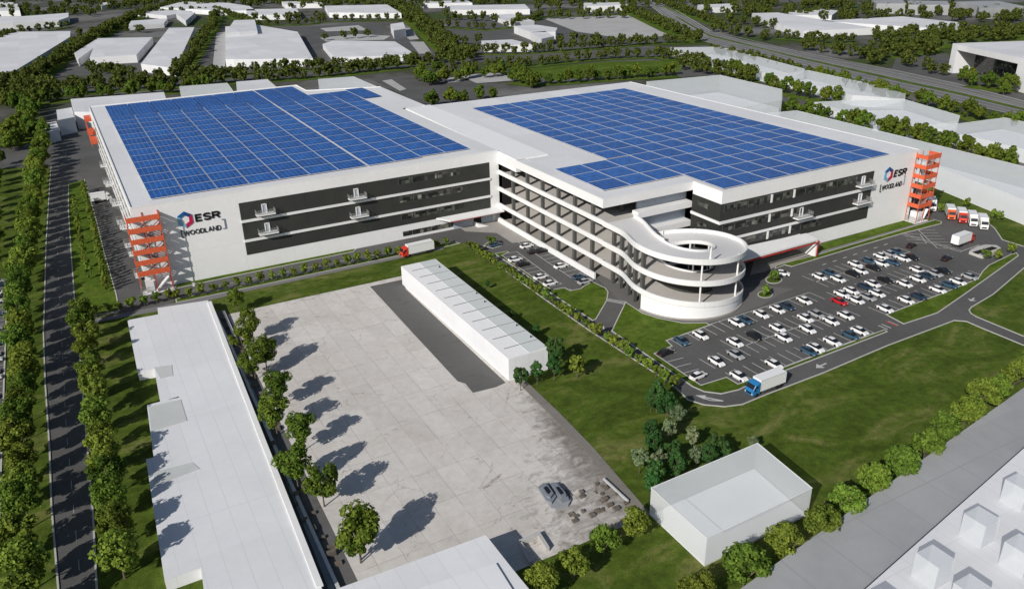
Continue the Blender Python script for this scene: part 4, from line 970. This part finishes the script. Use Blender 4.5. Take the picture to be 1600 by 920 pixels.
for k in range(8): add(-12.3, 14 + k * 11 + ru(-2, 2), 'slender', ru(.8, 1.2), f'{nth(k)} thin sapling in the verge between avenue and slender tree row', 'saplings in the left verge', 'sapling')
for k in range(44): add(-8.9 + k * .012, 4.5 + k * 2.3, 'slender', ru(.85, 1.15), f'{nth(k)} slender tree from the street end in the close row beside the forecourt', 'slender trees by the forecourt', 'slender_tree')
yt = [(368, 465, .75, 'small leafy tree at the upper left corner of the yard'), (391, 501, .95, 'leafy tree second from the top at the left yard edge'), (376, 528, .9, 'darker tree close to the low building, third from the top'), (412, 546, 1.0, 'round tree casting the second long shadow on the yard'), (394, 562, .9, 'tree partly behind the round one beside the low building'), (434, 600, .95, 'bright tree halfway along the left yard edge'), (427, 641, 1.05, 'broad tree above the middle gap at the left yard edge'), (470, 667, .95, 'tree with a visible forked trunk at the left yard edge'), (460, 722, 1.05, 'broad dark tree beside the duct, lower left yard edge'), (501, 750, 1.0, 'bright tree just above the biggest yard tree')]
for x, y2, sc, lb in yt: px_, py_ = g(x, y2, 5.0 * sc); add(px_, py_, 'yard', sc, lb, 'trees along the left yard edge')
px_, py_ = g(557, 820, 6.2); add(px_, py_, 'yard', 1.22, 'biggest double-crowned tree at the lower left yard edge', 'trees along the left yard edge'); px_, py_ = g(560, 848, 3.6); add(px_, py_, 'yard', .95, 'lower tree tucked under the biggest yard tree', 'trees along the left yard edge')
for x, y2, sc, lb in [(847, 898, .95, 'bright tree lowest left beside the loading pit'), (896, 872, .95, 'bright tree right of the loading pit'), (944, 838, .85, 'bright tree over the stained concrete edge'), (990, 810, .85, 'bright tree left of the translucent box')]:
    px_, py_ = g(x, y2, 4.2 * sc); add(px_, py_, 'corner', sc * .9, lb, 'trees below the yard')
rt = [(1092, 918), (1165, 884), (1228, 842), (1282, 812), (1326, 778), (1368, 745), (1413, 722), (1449, 692), (1480, 664), (1512, 640), (1535, 615), (1562, 600), (1590, 580), (1612, 560)]
for k, (x, y2) in enumerate(rt): px_, py_ = g(x, y2, 3.8); add(px_, py_, 'corner', ru(.85, 1.08), f'{nth(k)} tree from the bottom in the row along the grey flat roof', 'trees along the grey flat roof')
for x, y2, kd, sc, lb in [(813, 583, 'dark', .8, 'dark tree in front of the near shed end, left one'), (839, 578, 'dark', .72, 'dark tree in front of the near shed corner, right one'), (868, 540, 'dark', 1.05, 'tallest dark tree beside the shed corner'), (866, 566, 'dark', .85, 'dark tree just below the tallest one by the shed'), (902, 566, 'young', 1.75, 'lone yellow-green tree on the lawn right of the shed'), (838, 513, 'dark', .45, 'tiny dark sapling behind the shed, nearer one'), (800, 490, 'dark', .35, 'tiny dark sapling behind the shed, middle one'), (762, 442, 'dark', .35, 'tiny dark sapling behind the shed, farther one'),
    (1028, 612, 'dark', .9, 'dark tree at the head of the cluster by the road bend'), (1042, 628, 'dark', .95, 'broad dark tree in the cluster by the road bend'), (1018, 622, 'dark', .6, 'short dark tree left of the road bend cluster'), (1060, 645, 'pale', .95, 'pale silvery tree just below the road bend cluster'), (1047, 667, 'pale', .95, 'pale silvery tree below left of its twin'), (1082, 678, 'pale', .9, 'pale silvery tree above the translucent box, right'), (1000, 712, 'pale', .95, 'pale silvery tree standing alone on the left of the grove'), (1029, 714, 'pale', .95, 'pale silvery tree beside the dark bushes'), (1088, 708, 'pale', .9, 'pale silvery tree near the translucent box corner'), (1176, 688, 'pale', .6, 'small pale tree behind the translucent box'),
    (1022, 685, 'dark', .8, 'dark tree between two pale trees, left'), (1018, 668, 'dark', .7, 'small dark tree at the top of the grove'), (1050, 700, 'dark', .8, 'dark tree in the middle of the grove'), (1058, 722, 'dark', .85, 'dark tree low in the middle of the grove'), (1022, 738, 'dark', .9, 'dark tree low at the left of the grove'), (1020, 756, 'dark', .7, 'dark bush at the box corner'), (1118, 690, 'dark', .8, 'dark tree right in the grove, upper'), (1108, 706, 'dark', .8, 'dark tree right in the grove, lower'), (1130, 700, 'dark', .7, 'dark tree rightmost in the grove')]:
    px_, py_ = g(x, y2, {'dark': 4.8, 'pale': 3.7, 'young': 2.0}[kd] * sc); add(px_, py_, kd, sc, lb, 'grove on the lawn', {'dark': 'dark_green_tree', 'pale': 'pale_tree', 'young': 'young_tree'}[kd])
for k in range(8): px_, py_ = g(132 + k * 19, 500 - k * 4.2); add(px_, py_, 'young', ru(.9, 1.2), f'{nth(k)} small tree from the avenue along the path below the forecourt', 'small trees below the forecourt', 'young_tree')
for k in range(26): add(5.5 + k * 2.85, -10.6 + ru(-.15, .15) - k * .03, 'young', ru(.85, 1.15), f'{nth(k)} small tree from the left in the row along the front street', 'small street trees along the front street', 'young_tree')
for k in range(32): add(80.9 + ru(-.2, .2) + .03 * k * (1 if k < 16 else .5), -18.5 - k * 2.78, 'young', ru(.85, 1.18), f'{nth(k)} small tree from the warehouse in the row along the perimeter road', 'small trees along the perimeter road', 'young_tree')
for x, y2, lb in [(1209, 432, 'small tree on the round planter nearer the entrance'), (1196, 455, 'small tree on the round planter nearer the ramp'), (1540, 398, 'small tree on the grass by the white traffic island, left'), (1559, 399, 'small tree by the white traffic island, middle'), (1581, 389, 'small tree on the pointed end of the traffic island'), (1470, 326, 'small tree behind the parked truck row, left'), (1511, 318, 'low bush behind the parked trucks'), (1552, 335, 'bushy tree right of the parked trucks, left of pair'), (1562, 338, 'bushy tree right of the parked trucks, right of pair'), (767, 377, 'low bush on the little island by the front street')]:
    px_, py_ = g(x, y2, 1.6); add(px_, py_, 'young', 1.1, lb, 'small trees around the car park', 'young_tree')
# rows behind: polyline of crown centres in the survey, spacing, size
ROWS = [
 ('wide belt behind the left roof', [(0, 124), (60, 131), (150, 126), (250, 119), (300, 114), (340, 112)], 6, 1.2, 4),
 ('wide belt in the far left corner', [(0, 150), (30, 160), (60, 158)], 7, 1.2, 5),
 ('far left lane', [(0, 215), (25, 205), (38, 175)], 8, 1.1, 4),
 ('left diagonal avenue, inner side', [(40, 122), (85, 95), (128, 68), (165, 46), (205, 26)], 8, 1.15, 4),
 ('centre diagonal avenue, right side', [(640, 8), (662, 28), (690, 50), (712, 72)], 8, 1.1, 3),
 ('belt by the flat hall beyond the highway', [(1390, 58), (1450, 55), (1530, 50), (1620, 44)], 6, 1.15, 6),
 ('grove north of the portal hall', [(1390, 80), (1440, 78), (1470, 74)], 6, 1.2, 5),
 ('street behind the left roof', [(0, 134), (60, 140), (150, 133), (260, 126), (350, 120), (470, 113), (545, 106), (600, 100), (690, 90)], 6.5, 1.15, 2.5),
 ('street behind the left roof, near side', [(0, 145), (60, 150), (150, 141), (260, 134), (330, 129)], 7, 1.1, 2),
 ('small side road in the upper left', [(42, 205), (45, 180), (50, 152)], 9, 1.1, 3),
 ('side road left edge', [(20, 215), (8, 222), (28, 190)], 8, 1.0, 3),
 ('left diagonal avenue', [(20, 124), (65, 105), (105, 78), (150, 52), (195, 30), (262, 8)], 9, 1.15, 3),
 ('left diagonal avenue far side', [(60, 112), (125, 62), (175, 38), (235, 12)], 10, 1.05, 3),
 ('inner avenue left of the stepped hall', [(278, 108), (300, 82), (316, 58), (330, 42), (338, 18)], 9, 1.15, 3),
 ('back of the left seamed hall', [(32, 46), (70, 42), (105, 36)], 11, 1.0, 1),
 ('yard behind the wide-roofed hall', [(125, 50), (180, 46), (235, 44)], 10, 1.0, 5),
 ('front of the stepped hall', [(300, 118), (400, 104), (520, 98), (600, 93), (690, 86)], 8, 1.0, 1.5),
 ('top street left part', [(215, 18), (300, 15), (340, 14), (400, 34), (480, 32), (505, 28), (625, 26)], 11, 1.0, 1.5),
 ('centre diagonal avenue', [(620, 8), (640, 26), (665, 45), (690, 68), (715, 85)], 9, 1.2, 3.5),
 ('tree clump at the centre crossing', [(690, 82), (712, 74), (735, 84), (718, 92)], 8, 1.25, 5),
 ('centre upper street', [(690, 36), (760, 40), (800, 36), (850, 20), (980, 16)], 12, 1.0, 2),
 ('long street in the centre, far side', [(745, 76), (800, 76), (870, 72), (950, 66), (1030, 60), (1085, 58)], 8, 1.05, 1.5),
 ('long street in the centre, near side', [(660, 106), (760, 100), (850, 92), (930, 84), (1030, 80)], 8, 1.0, 1),
 ('near edge of the sports field', [(800, 118), (830, 122), (900, 118), (980, 112), (1060, 108)], 7, 1.05, 1.5),
 ('clump left of the sports field', [(650, 112), (670, 122), (800, 104), (815, 115), (842, 128)], 7, 1.1, 4),
 ('clump behind the link roof', [(680, 156), (700, 150), (735, 146), (775, 143)], 6, 1.05, 3),
 ('row running down to the right halls', [(1030, 80), (1080, 90), (1150, 104), (1178, 118)], 8, 1.1, 1.5),
 ('row between the right halls', [(1200, 126), (1240, 138), (1290, 146), (1325, 152)], 9, 1.15, 1),
 ('row behind the long translucent hall', [(1240, 168), (1260, 172), (1330, 186), (1420, 207), (1500, 228), (1600, 258)], 8, 1.15, 1),
 ('near verge of the highway', [(1112, 74), (1200, 94), (1300, 118), (1400, 144), (1480, 161), (1560, 182), (1620, 196)], 9, 1.05, 1.5),
 ('far verge of the highway', [(960, 3), (1005, 22), (1045, 40), (1090, 58)], 9, 1.15, 4),
 ('avenue beyond the highway', [(1040, 4), (1090, 22), (1130, 36)], 12, 1.1, 2),
 ('clump beyond the highway', [(1262, 70), (1300, 74), (1340, 80), (1375, 86), (1365, 92)], 7, 1.2, 4),
 ('street beyond the highway', [(1215, 52), (1250, 54), (1285, 60), (1340, 58)], 9, 1.05, 2),
 ('front of the flat white hall', [(1370, 48), (1430, 46), (1460, 42), (1515, 40)], 10, 1.05, 2),
 ('wide belt of trees beyond the highway', [(1370, 70), (1420, 68), (1480, 62), (1560, 56), (1640, 50)], 6, 1.2, 6),
 ('yard beside the portal hall', [(1410, 92), (1435, 98), (1455, 104), (1520, 118), (1555, 126), (1575, 138)], 14, 1.1, 3),
 ('forecourt of the portal hall', [(1515, 122), (1555, 128), (1585, 132)], 14, 1.2, 2)]
def walk(poly, sp, zc=4.2, vary=.2):
    P = [Vector(g(x, y2, zc)) for x, y2 in poly]; out = []; acc = 0
    for a_, b_ in zip(P[:-1], P[1:]):
        L = (b_ - a_).length; t = acc
        while t < L: out.append(a_.lerp(b_, t / L)); t += sp * ru(1 - vary, 1 + vary)
        acc = t - L
    return out
VERGE = MB()
for nm, poly, sp, sc, jit in ROWS:
    if 'clump' not in nm and 'yard' not in nm and 'small side road' not in nm and 'side road left' not in nm and 'corner' not in nm: VERGE.strip([g(x, y2, 4.2) for x, y2 in poly], 7 + jit * 2.2, .1217 + .004 * ROWS.index((nm, poly, sp, sc, jit)))
    for k, p_ in enumerate(walk(poly, sp * .84)):
        add(p_.x + ru(-jit, jit), p_.y + ru(-jit, jit), 'mid', sc * ru(.8, 1.15), f'{nth(k) if k < 78 else "one further"} tree of the {nm}', 'trees: ' + nm)
struct(VERGE.build('verge', M['verge']))
# one far forest mass towards the skyline
FAR = []
random.seed(21)
for poly, sp, jit in [([(140, 104), (215, 113)], 8, 2), ([(440, 103), (500, 99)], 9, 2), ([(870, 62), (1000, 62)], 9, 3), ([(690, 62), (755, 60)], 9, 4), ([(1070, 100), (1180, 118)], 8, 2), ([(860, 24), (990, 21)], 9, 4), ([(1110, 14), (1200, 22)], 8, 8), ([(1140, 30), (1215, 38)], 8, 6), ([(1120, 42), (1200, 56)], 9, 5), ([(505, 56), (600, 50)], 14, 3), ([(0, 62), (30, 48)], 9, 4), ([(200, 5), (420, 3), (640, 6)], 7, 30), ([(640, 3), (840, 2), (1000, 2)], 7, 30), ([(1000, 2), (1160, 3), (1360, 8)], 7, 25), ([(0, 14), (60, 16), (150, 20)], 8, 10), ([(400, 28), (505, 24)], 8, 6), ([(690, 24), (760, 28), (850, 26)], 9, 8), ([(-40, 8), (150, 12), (260, 2), (400, 2)], 10, 25), ([(330, 2), (640, 4), (800, 2), (1000, 0)], 8, 40), ([(0, -2), (800, -6), (1600, -6)], 9, 70), ([(1000, 0), (1200, 5), (1400, 10), (1640, 16)], 8, 22), ([(1150, 10), (1330, 22), (1500, 24), (1620, 28)], 7, 12), ([(1380, 58), (1500, 50), (1620, 42)], 6, 6), ([(1350, 12), (1640, 30)], 6, 18), ([(470, 8), (640, 2)], 9, 12), ([(0, 24), (150, 14)], 12, 5), ([(830, 10), (1000, 6)], 9, 14), ([(1100, 6), (1360, 30)], 9, 12), ([(100, 3), (240, 3)], 9, 10), ([(1360, 8), (1500, 18), (1620, 24)], 7, 14)]:
    for p_ in walk(poly, sp): FAR.append((p_.x + ru(-jit, jit), p_.y + ru(-jit, jit), ru(.9, 1.35)))
MAXT = 296
NAMES_BIG = ('broadleaf_tree', 'dark_green_tree', 'pale_tree')
big = [t for t in TREES if t[6] in NAMES_BIG]; small = [t for t in TREES if t[6] not in NAMES_BIG]
big.sort(key=lambda t: (Vector((t[0], t[1], 0)) - CP).length)
near, rest = big[:MAXT], big[MAXT:]
random.seed(9)
for t in near + small:
    x, y_, kd, sc, lb, gr, nm, cat = t; cm, tm = random.choice(KIND['yard'] if kd == 'avenue' and rnd() < .35 else KIND[kd]); o = thing(nm, lb, cat, (x, y_, 0), ru(0, 6.28), gr)
    s_ = (sc * ru(.94, 1.06), sc * ru(.94, 1.06), sc); o.scale = s_; inst('crown', cm, o); inst('trunk', tm, o)
far = MB(); variants = [leaf_crown('c', 500 + k, 3.7, 7.2, 18, 300, .66, None, low=1.0) for k in range(6)]
for (x, y_, sc) in [(t[0], t[1], t[3]) for t in rest] + FAR:
    v_ = random.choice(variants); an = ru(0, 6.28); ca, sa = math.cos(an) * sc, math.sin(an) * sc; i = len(far.v)
    far.v += [(x + a * ca - b * sa, y_ + a * sa + b * ca, c * sc) for a, b, c in v_.v]; far.f += [tuple(i + q for q in f) for f in v_.f]
tag(far.build('distant_trees', M['leaf_far']), 'distant tree belts and woods towards the skyline', 'trees', kind='stuff')
print('trees', len(near), len(small), 'far', len(rest) + len(FAR), 'panels', len(panels))

# ================================================================== CARS (metres)
def loft(secs, cap=True):
    mb = MB(); n = len(secs[0])
    for s_ in secs: mb.v += s_
    for k in range(len(secs) - 1):
        for j in range(n): a = k * n + j; b = k * n + (j + 1) % n; mb.f.append((a, b, b + n, a + n))
    if cap: mb.f.append(tuple(range(n))[::-1]); mb.f.append(tuple((len(secs) - 1) * n + j for j in range(n)))
    return mb
def car_meshes():
    L = 4.55; W = 1.82; out = {}
    body = []
    for x, zt, wf, zb in [(-2.28, .62, .78, .35), (-2.2, .86, .90, .25), (-1.9, .95, .97, .2), (-1.2, .98, 1, .2), (-.2, .95, 1, .2), (.9, .93, 1, .2), (1.5, .84, .98, .2), (2.05, .70, .92, .22), (2.26, .52, .78, .32)]:
        w2 = W / 2 * wf; body.append([(x, -w2 * .93, zb), (x, -w2, zb + .22), (x, -w2 * .97, zt - .12), (x, -w2 * .84, zt), (x, w2 * .84, zt), (x, w2 * .97, zt - .12), (x, w2, zb + .22), (x, w2 * .93, zb)])
    mb = loft(body)
    roof = []
    for x, z, w2 in [(-1.15, 1.40, .52), (-.7, 1.46, .60), (0, 1.47, .61), (.35, 1.42, .58)]: roof.append([(x, -w2, z - .06), (x, -w2 * .9, z), (x, w2 * .9, z), (x, w2, z - .06)])
    r = loft(roof); i = len(mb.v); mb.v += r.v; mb.f += [tuple(i + k for k in f) for f in r.f]
    out['body'] = mb
    gl = []
    for x, z, w2, zl in [(-1.95, .96, .60, .9), (-1.2, 1.385, .60, .9), (-.7, 1.43, .66, .9), (0, 1.44, .67, .9), (.4, 1.385, .64, .9), (1.25, .93, .66, .88)]:
        gl.append([(x, -.78, zl), (x, -w2, z), (x, w2, z), (x, .78, zl)])
    out['windows'] = loft(gl)
    for k, (x, y_) in enumerate(((-1.4, -.82), (-1.4, .82), (1.42, -.82), (1.42, .82))): out['wheel%d' % k] = MB().wheel(x, y_, .33, .34, .22)
    for k, y_ in enumerate((-.62, .62)): out['headlight%d' % k] = MB().box(2.12, 2.24, y_ - .18, y_ + .18, .52, .66)
    for k, y_ in enumerate((-.62, .62)): out['taillight%d' % k] = MB().box(-2.28, -2.2, y_ - .17, y_ + .17, .66, .8)
    return out
CM = car_meshes(); CMM = {}
def car(x, y_, rz, colr, label, group, z=.06):
    o = thing('car', label, 'car', (x, y_, z), rz, group)
    for k, mb in CM.items():
        nm = k.rstrip('0123456789'); key = (k, colr if nm == 'body' else '')
        if key not in CMM: CMM[key] = mb.mesh(nm, M['car_' + colr] if nm == 'body' else M[{'windows': 'glass', 'wheel': 'tyre', 'headlight': 'lamp', 'taillight': 'red'}[nm]], scale=1.0, smooth=False)
        inst(nm, CMM[key], o)
    return o
W_, K_, N_, SV, RD, BL = 'white', 'black', 'navy', 'silver', 'red', 'blue'
ROWC = [
 ('front row nearest the ramp', [(1065, 531, BL), (1095, 522, W_), (1151, 502.5, W_), (1164, 498.5, BL), (1190, 489.5, W_), (1215, 482, W_), (1230, 477, N_), (1257, 468, W_)]),
 ('second row, upper side', [(1149, 533, W_), (1179, 523, K_), (1215.5, 511, W_), (1259, 495.5, W_), (1276, 489.5, SV)]),
 ('second row, lower side', [(1120, 563, W_), (1150, 552.5, SV), (1225, 525.5, W_), (1262.5, 512.5, W_), (1299, 500, W_), (1322, 491.5, W_)]),
 ('row beside the blue truck', [(1155, 586, W_), (1210, 567.5, W_), (1264, 547, BL), (1275, 542, W_), (1301, 532, W_), (1329, 522, BL), (1344, 515.5, W_)]),
 ('top double row, upper side', [(1281, 431, W_), (1297, 425, BL), (1337, 411.5, W_), (1358, 406, BL), (1377, 399, W_), (1391, 395.5, SV), (1401, 392, BL)]),
 ('top double row, lower side', [(1310, 434.5, W_), (1333, 426, K_), (1345, 421.5, W_), (1365, 416.5, K_), (1377.5, 410, W_), (1395, 408.5, BL), (1411.5, 402.5, W_), (1424, 400.5, K_)]),
 ('middle double row, upper side', [(1316, 458, W_), (1331, 453, W_), (1352, 446.5, N_), (1364, 442, W_), (1383.5, 436, K_), (1434, 420.5, W_), (1474, 421.5, K_)]),
 ('middle double row, lower side', [(1312, 469.5, RD), (1338.5, 467.5, W_), (1356.5, 463, SV), (1371, 457, W_), (1414, 442, W_), (1434.5, 434.5, W_), (1448, 429.5, N_), (1461, 426, SV)]),
 ('row along the right verge', [(1384, 481, W_), (1416.5, 467.5, W_), (1436, 461.5, N_), (1466, 451, W_), (1484, 444, BL), (1497.5, 438.5, W_), (1515.5, 431, SV)])]
cname = {W_: 'white', K_: 'black', N_: 'dark blue', SV: 'silver', RD: 'red', BL: 'steel blue'}
random.seed(13)
for nm, lst in ROWC:
    for k, (x, y_, c_) in enumerate(lst):
        X, Y = g(x, y_, .75); car(X, Y, -math.pi / 2 + ru(-.05, .05), c_, f'{cname[c_]} car, {nth(k)} from the left in the {nm}', 'cars in the main car park')
for x, y_, c_, rz, lb in [(1424, 382, K_, .2, 'black car standing by the empty upper bays'), (1479, 402, K_, .15, 'black car alone at the right of the upper bays'), (1040, 548.5, K_, .1, 'black car at the lower left end bays beside the lawn'), (1091, 585, W_, .1, 'white car in the lowest left bay, near the road bend'), (1222, 425.5, W_, -.9, 'white car beside the round planters'),
    (773, 381, BL, .1, 'dark blue car beside the little island at the street corner')]:
    X, Y = g(x, y_, .75); car(X, Y, rz, c_, lb, 'cars in the main car park')
for nm, lst in [('apron side', [(823, 383, W_), (834.5, 391.5, K_), (846, 390, K_), (876.5, 414, W_), (905, 431, BL), (914, 438.5, SV)]), ('verge side', [(805, 404, W_), (817, 411, K_), (845, 431, W_), (860, 441, W_)])]:
    for k, (x, y_, c_) in enumerate(lst):
        X, Y = g(x, y_, .75); car(X, Y, ru(-.04, .04), c_, f'{cname[c_]} car, {nth(k)} from the top in the narrow lot, {nm}', 'cars in the narrow lot')
random.seed(17); y_ = -92.0; k = 0
while y_ < 26:
    c_ = random.choice([W_, SV, BL, N_, W_, K_]); car(-33.4 + ru(-.2, .3), y_, ru(-.03, .03), c_, f'{cname[c_]} car, {nth(k)} from the bottom in the far left lot at the photo edge', 'cars in the far left lot'); y_ += random.choice([2.5, 5.0, 7.5, 2.5]) * 1.15; k += 1

# ================================================================== TRUCKS (metres, nose towards +x)
def truck(x, y_, rz, L, cab, label, z=.06, Hb=3.7):
    o = thing('truck', label, 'truck', (x, y_, z), rz, 'delivery trucks'); W = 2.5; f = L / 2
    def bb(nm, mb, mt, par=None): q = bpy.data.objects.new(nm, mb.mesh(nm, M[mt], scale=1.0)); COL.objects.link(q); q.parent = par or o; return q
    bx = MB().box(-f, f - 2.25, -W / 2, W / 2, 1.05, Hb); bx_o = bb('cargo_box', bx, 'truckw')
    tr = MB()
    for xx in (-f - .03, f - 2.25 - .05):
        for yy in (-W / 2 - .02, W / 2 - .06): tr.box(xx, xx + .1, yy, yy + .08, 1.02, Hb + .03)
    tr.box(-f, f - 2.25, -W / 2 - .03, -W / 2 + .02, Hb - .08, Hb + .03); tr.box(-f, f - 2.25, W / 2 - .02, W / 2 + .03, Hb - .08, Hb + .03); bb('corner_trim', tr, 'alu', bx_o)
    secs = []
    for xx, zt, w2 in [(f - 2.1, 3.35, 1.22), (f - 1.5, 3.3, 1.22), (f - .75, 2.95, 1.20), (f - .25, 2.05, 1.18), (f - .05, 1.5, 1.16), (f, .75, 1.12)]:
        secs.append([(xx, -w2, .55), (xx, -w2, zt - .18), (xx, -w2 * .88, zt), (xx, w2 * .88, zt), (xx, w2, zt - .18), (xx, w2, .55)])
    cb = bb('cab', loft(secs), 'cab_' + cab)
    ws = MB(); ws.quad((f - .70, -1.03, 2.90), (f - .20, -1.03, 2.0), (f - .20, 1.03, 2.0), (f - .70, 1.03, 2.90)); ws.v = [(a + .07, b, c + .03) for a, b, c in ws.v]; bb('windscreen', ws, 'glass', cb)
    sw = MB()
    for s_ in (-1, 1): sw.quad((f - 1.5, 1.235 * s_, 2.1), (f - .45, 1.225 * s_, 2.1), (f - .85, 1.225 * s_, 2.72), (f - 1.5, 1.235 * s_, 2.72))
    bb('side_window', sw, 'glass', cb)
    gr = MB().box(f - .02, f + .05, -.75, .75, .8, 1.25); bb('grille', gr, 'glass', cb)
    for s_ in (-1, 1): bb('headlight', MB().box(f - .04, f + .06, s_ * .95 - .16, s_ * .95 + .16, .85, 1.1), 'lamp', cb)
    for s_ in (-1, 1): bb('mirror', MB().box(f - .35, f - .22, s_ * 1.4 - .1, s_ * 1.4 + .1, 1.8, 2.4), 'glass', cb)
    bb('chassis', MB().box(-f + .1, f - .4, -.5, .5, .6, 1.04).box(-f + 1.5, f - 3.2, -1.15, 1.15, .5, .95), 'col')
    for xx in ((f - 1.25, -f + 1.3, -f + 2.4) if L > 8 else (f - 1.25, -f + 1.5)):
        for s_ in (-1, 1): bb('wheel', MB().wheel(xx, s_ * 1.08, .48, .5, .3, 14), 'tyre')
    return o
P1 = Vector(g(1175, 612, 0)); P2 = Vector(g(1222, 594, 0)); d_ = P1 - P2
X, Y = g(1196, 598, 1.6); truck(X, Y, math.atan2(d_.y, d_.x), 9.8, 'blue', 'truck with blue cab and white box on the road bend')
X, Y = g(1505, 373, 1.6); truck(X, Y, math.atan2(.6, 8), 9.2, 'red', 'white box truck with red cab driving past the empty bays')
X, Y = g(651, 389, 1.6); truck(X, Y, math.pi + .04, 11.0, 'red', 'truck with red cab and grey box on the front street')
_a, _b = Vector(g(1494, 322)), Vector(g(1506, 346)); dirn = math.atan2(_b.y - _a.y, _b.x - _a.x)
for (x, y_), c_, lb in zip([(1485.5, 331), (1503, 336), (1519.5, 341), (1536, 346)], ['orange', 'red', 'white', 'white'], ['parked truck with orange cab, leftmost of the four', 'parked truck with red and white cab, second of the four', 'parked white truck, third of the four', 'parked white truck at the right end of the four']):
    X, Y = g(x, y_, 1.8); truck(X, Y, dirn, 7.4, c_, lb)
X, Y = g(1456, 318, 1.8); truck(X, Y, dirn, 7.4, 'white', 'white truck parked beside the orange stair tower')
for k, (yy, c_) in enumerate(((88, 'white'),)):
    truck(-4.0, yy, 0.0, 7.5, c_, ['white truck backed at the far left dock', 'white truck at the middle left dock', 'orange-cabbed truck at the nearest left dock'][k])

# ================================================================== SMALL THINGS
# white traffic island with two dark hatches
P = G([(1513.5, 397), (1516, 394), (1526, 389), (1539, 386), (1556, 387), (1563, 391), (1556, 397), (1545, 403), (1534, 404.5)])
cx = sum(p_[0] for p_ in P) / len(P); cy = sum(p_[1] for p_ in P) / len(P); O = (cx, cy, 0)
T = thing('traffic_island', 'raised white concrete traffic island with two dark hatches, right of the car park', 'traffic island', O)
MB().prism(P, .05, .75).build('slab', M['kerb'], T, O)
for x, y_ in ((1530, 394), (1548, 389)):
    a, b = g(x, y_, .75); MB().box(a - 1.6, a + 1.6, b - .7, b + .7, .75, .95).build('hatch', M['dark'], T, O)
# odd machine on the yard: a raised plate with two hull-shaped skylight hoods
cx, cy = g(866, 776, 0); O = (cx, cy, 0)
T = thing('skylight_plinth', 'grey plinth with two rounded hoods standing on the concrete yard', 'plinth', O, math.radians(0))
def lp(pts): return [tuple(Vector(g(x, y_, 0))) for x, y_ in pts]
MB().prism(lp([(841, 767), (850, 759), (866, 757), (880, 766), (892, 784), (888, 792), (868, 798), (862, 797)]), .06, .5).build('plinth', simple('plinth_grey', (.30, .31, .33), .6), T, O)
for pts, z1 in (([(841, 767), (850, 761), (856, 764), (869, 782), (862, 792), (854, 788)], 1.3), ([(858, 762), (869, 759), (886, 778), (889, 786), (878, 790), (872, 783)], 1.15)):
    Q = lp(pts); c0 = (sum(a for a, _ in Q) / 6, sum(b for _, b in Q) / 6); mb = MB(); mb.prism(Q, .5, z1 * .7)
    mb.prism([(c0[0] + (a - c0[0]) * .7, c0[1] + (b - c0[1]) * .7) for a, b in Q], z1 * .7, z1); mb.build('hood', simple('hood_grey', (.20, .22, .25), .35, .5), T, O)
    MB().prism([(c0[0] + (a - c0[0]) * .4, c0[1] + (b - c0[1]) * .4) for a, b in Q], z1, z1 + .05).build('glazing', M['glass'], T, O)
T = thing('pipe_rail', 'white pipe rail along the stained corner of the yard', 'rail', (*g(960, 765), 0)); O = (*g(960, 765), 0)
MB().beam((*g(943, 751), .45), (*g(981, 786), .45), .3, .3).build('rail', M['alu'], T, O); q = MB()
for t in range(4): x, y_ = g(943 + t * 12, 751 + t * 11); q.box(x - .1, x + .1, y_ - .1, y_ + .1, .1, .4)
q.build('post', M['col'], T, O)
for (x, y_), lb in (((303, 447), 'small white post at the head of the front street'), ((271, 456), 'small white post in front of the left stair tower'), ((1415, 341), 'small white cabinet at the foot of the right end wall')):
    a, b = g(x, y_); T = thing('post', lb, 'post', (a, b, 0)); MB().box(a - .25, a + .25, b - .25, b + .25, .05, .8).build('body', M['trim'], T, (a, b, 0)); MB().box(a - .3, a + .3, b - .3, b + .3, .8, .9).build('cap', M['kerb'], T, (a, b, 0))
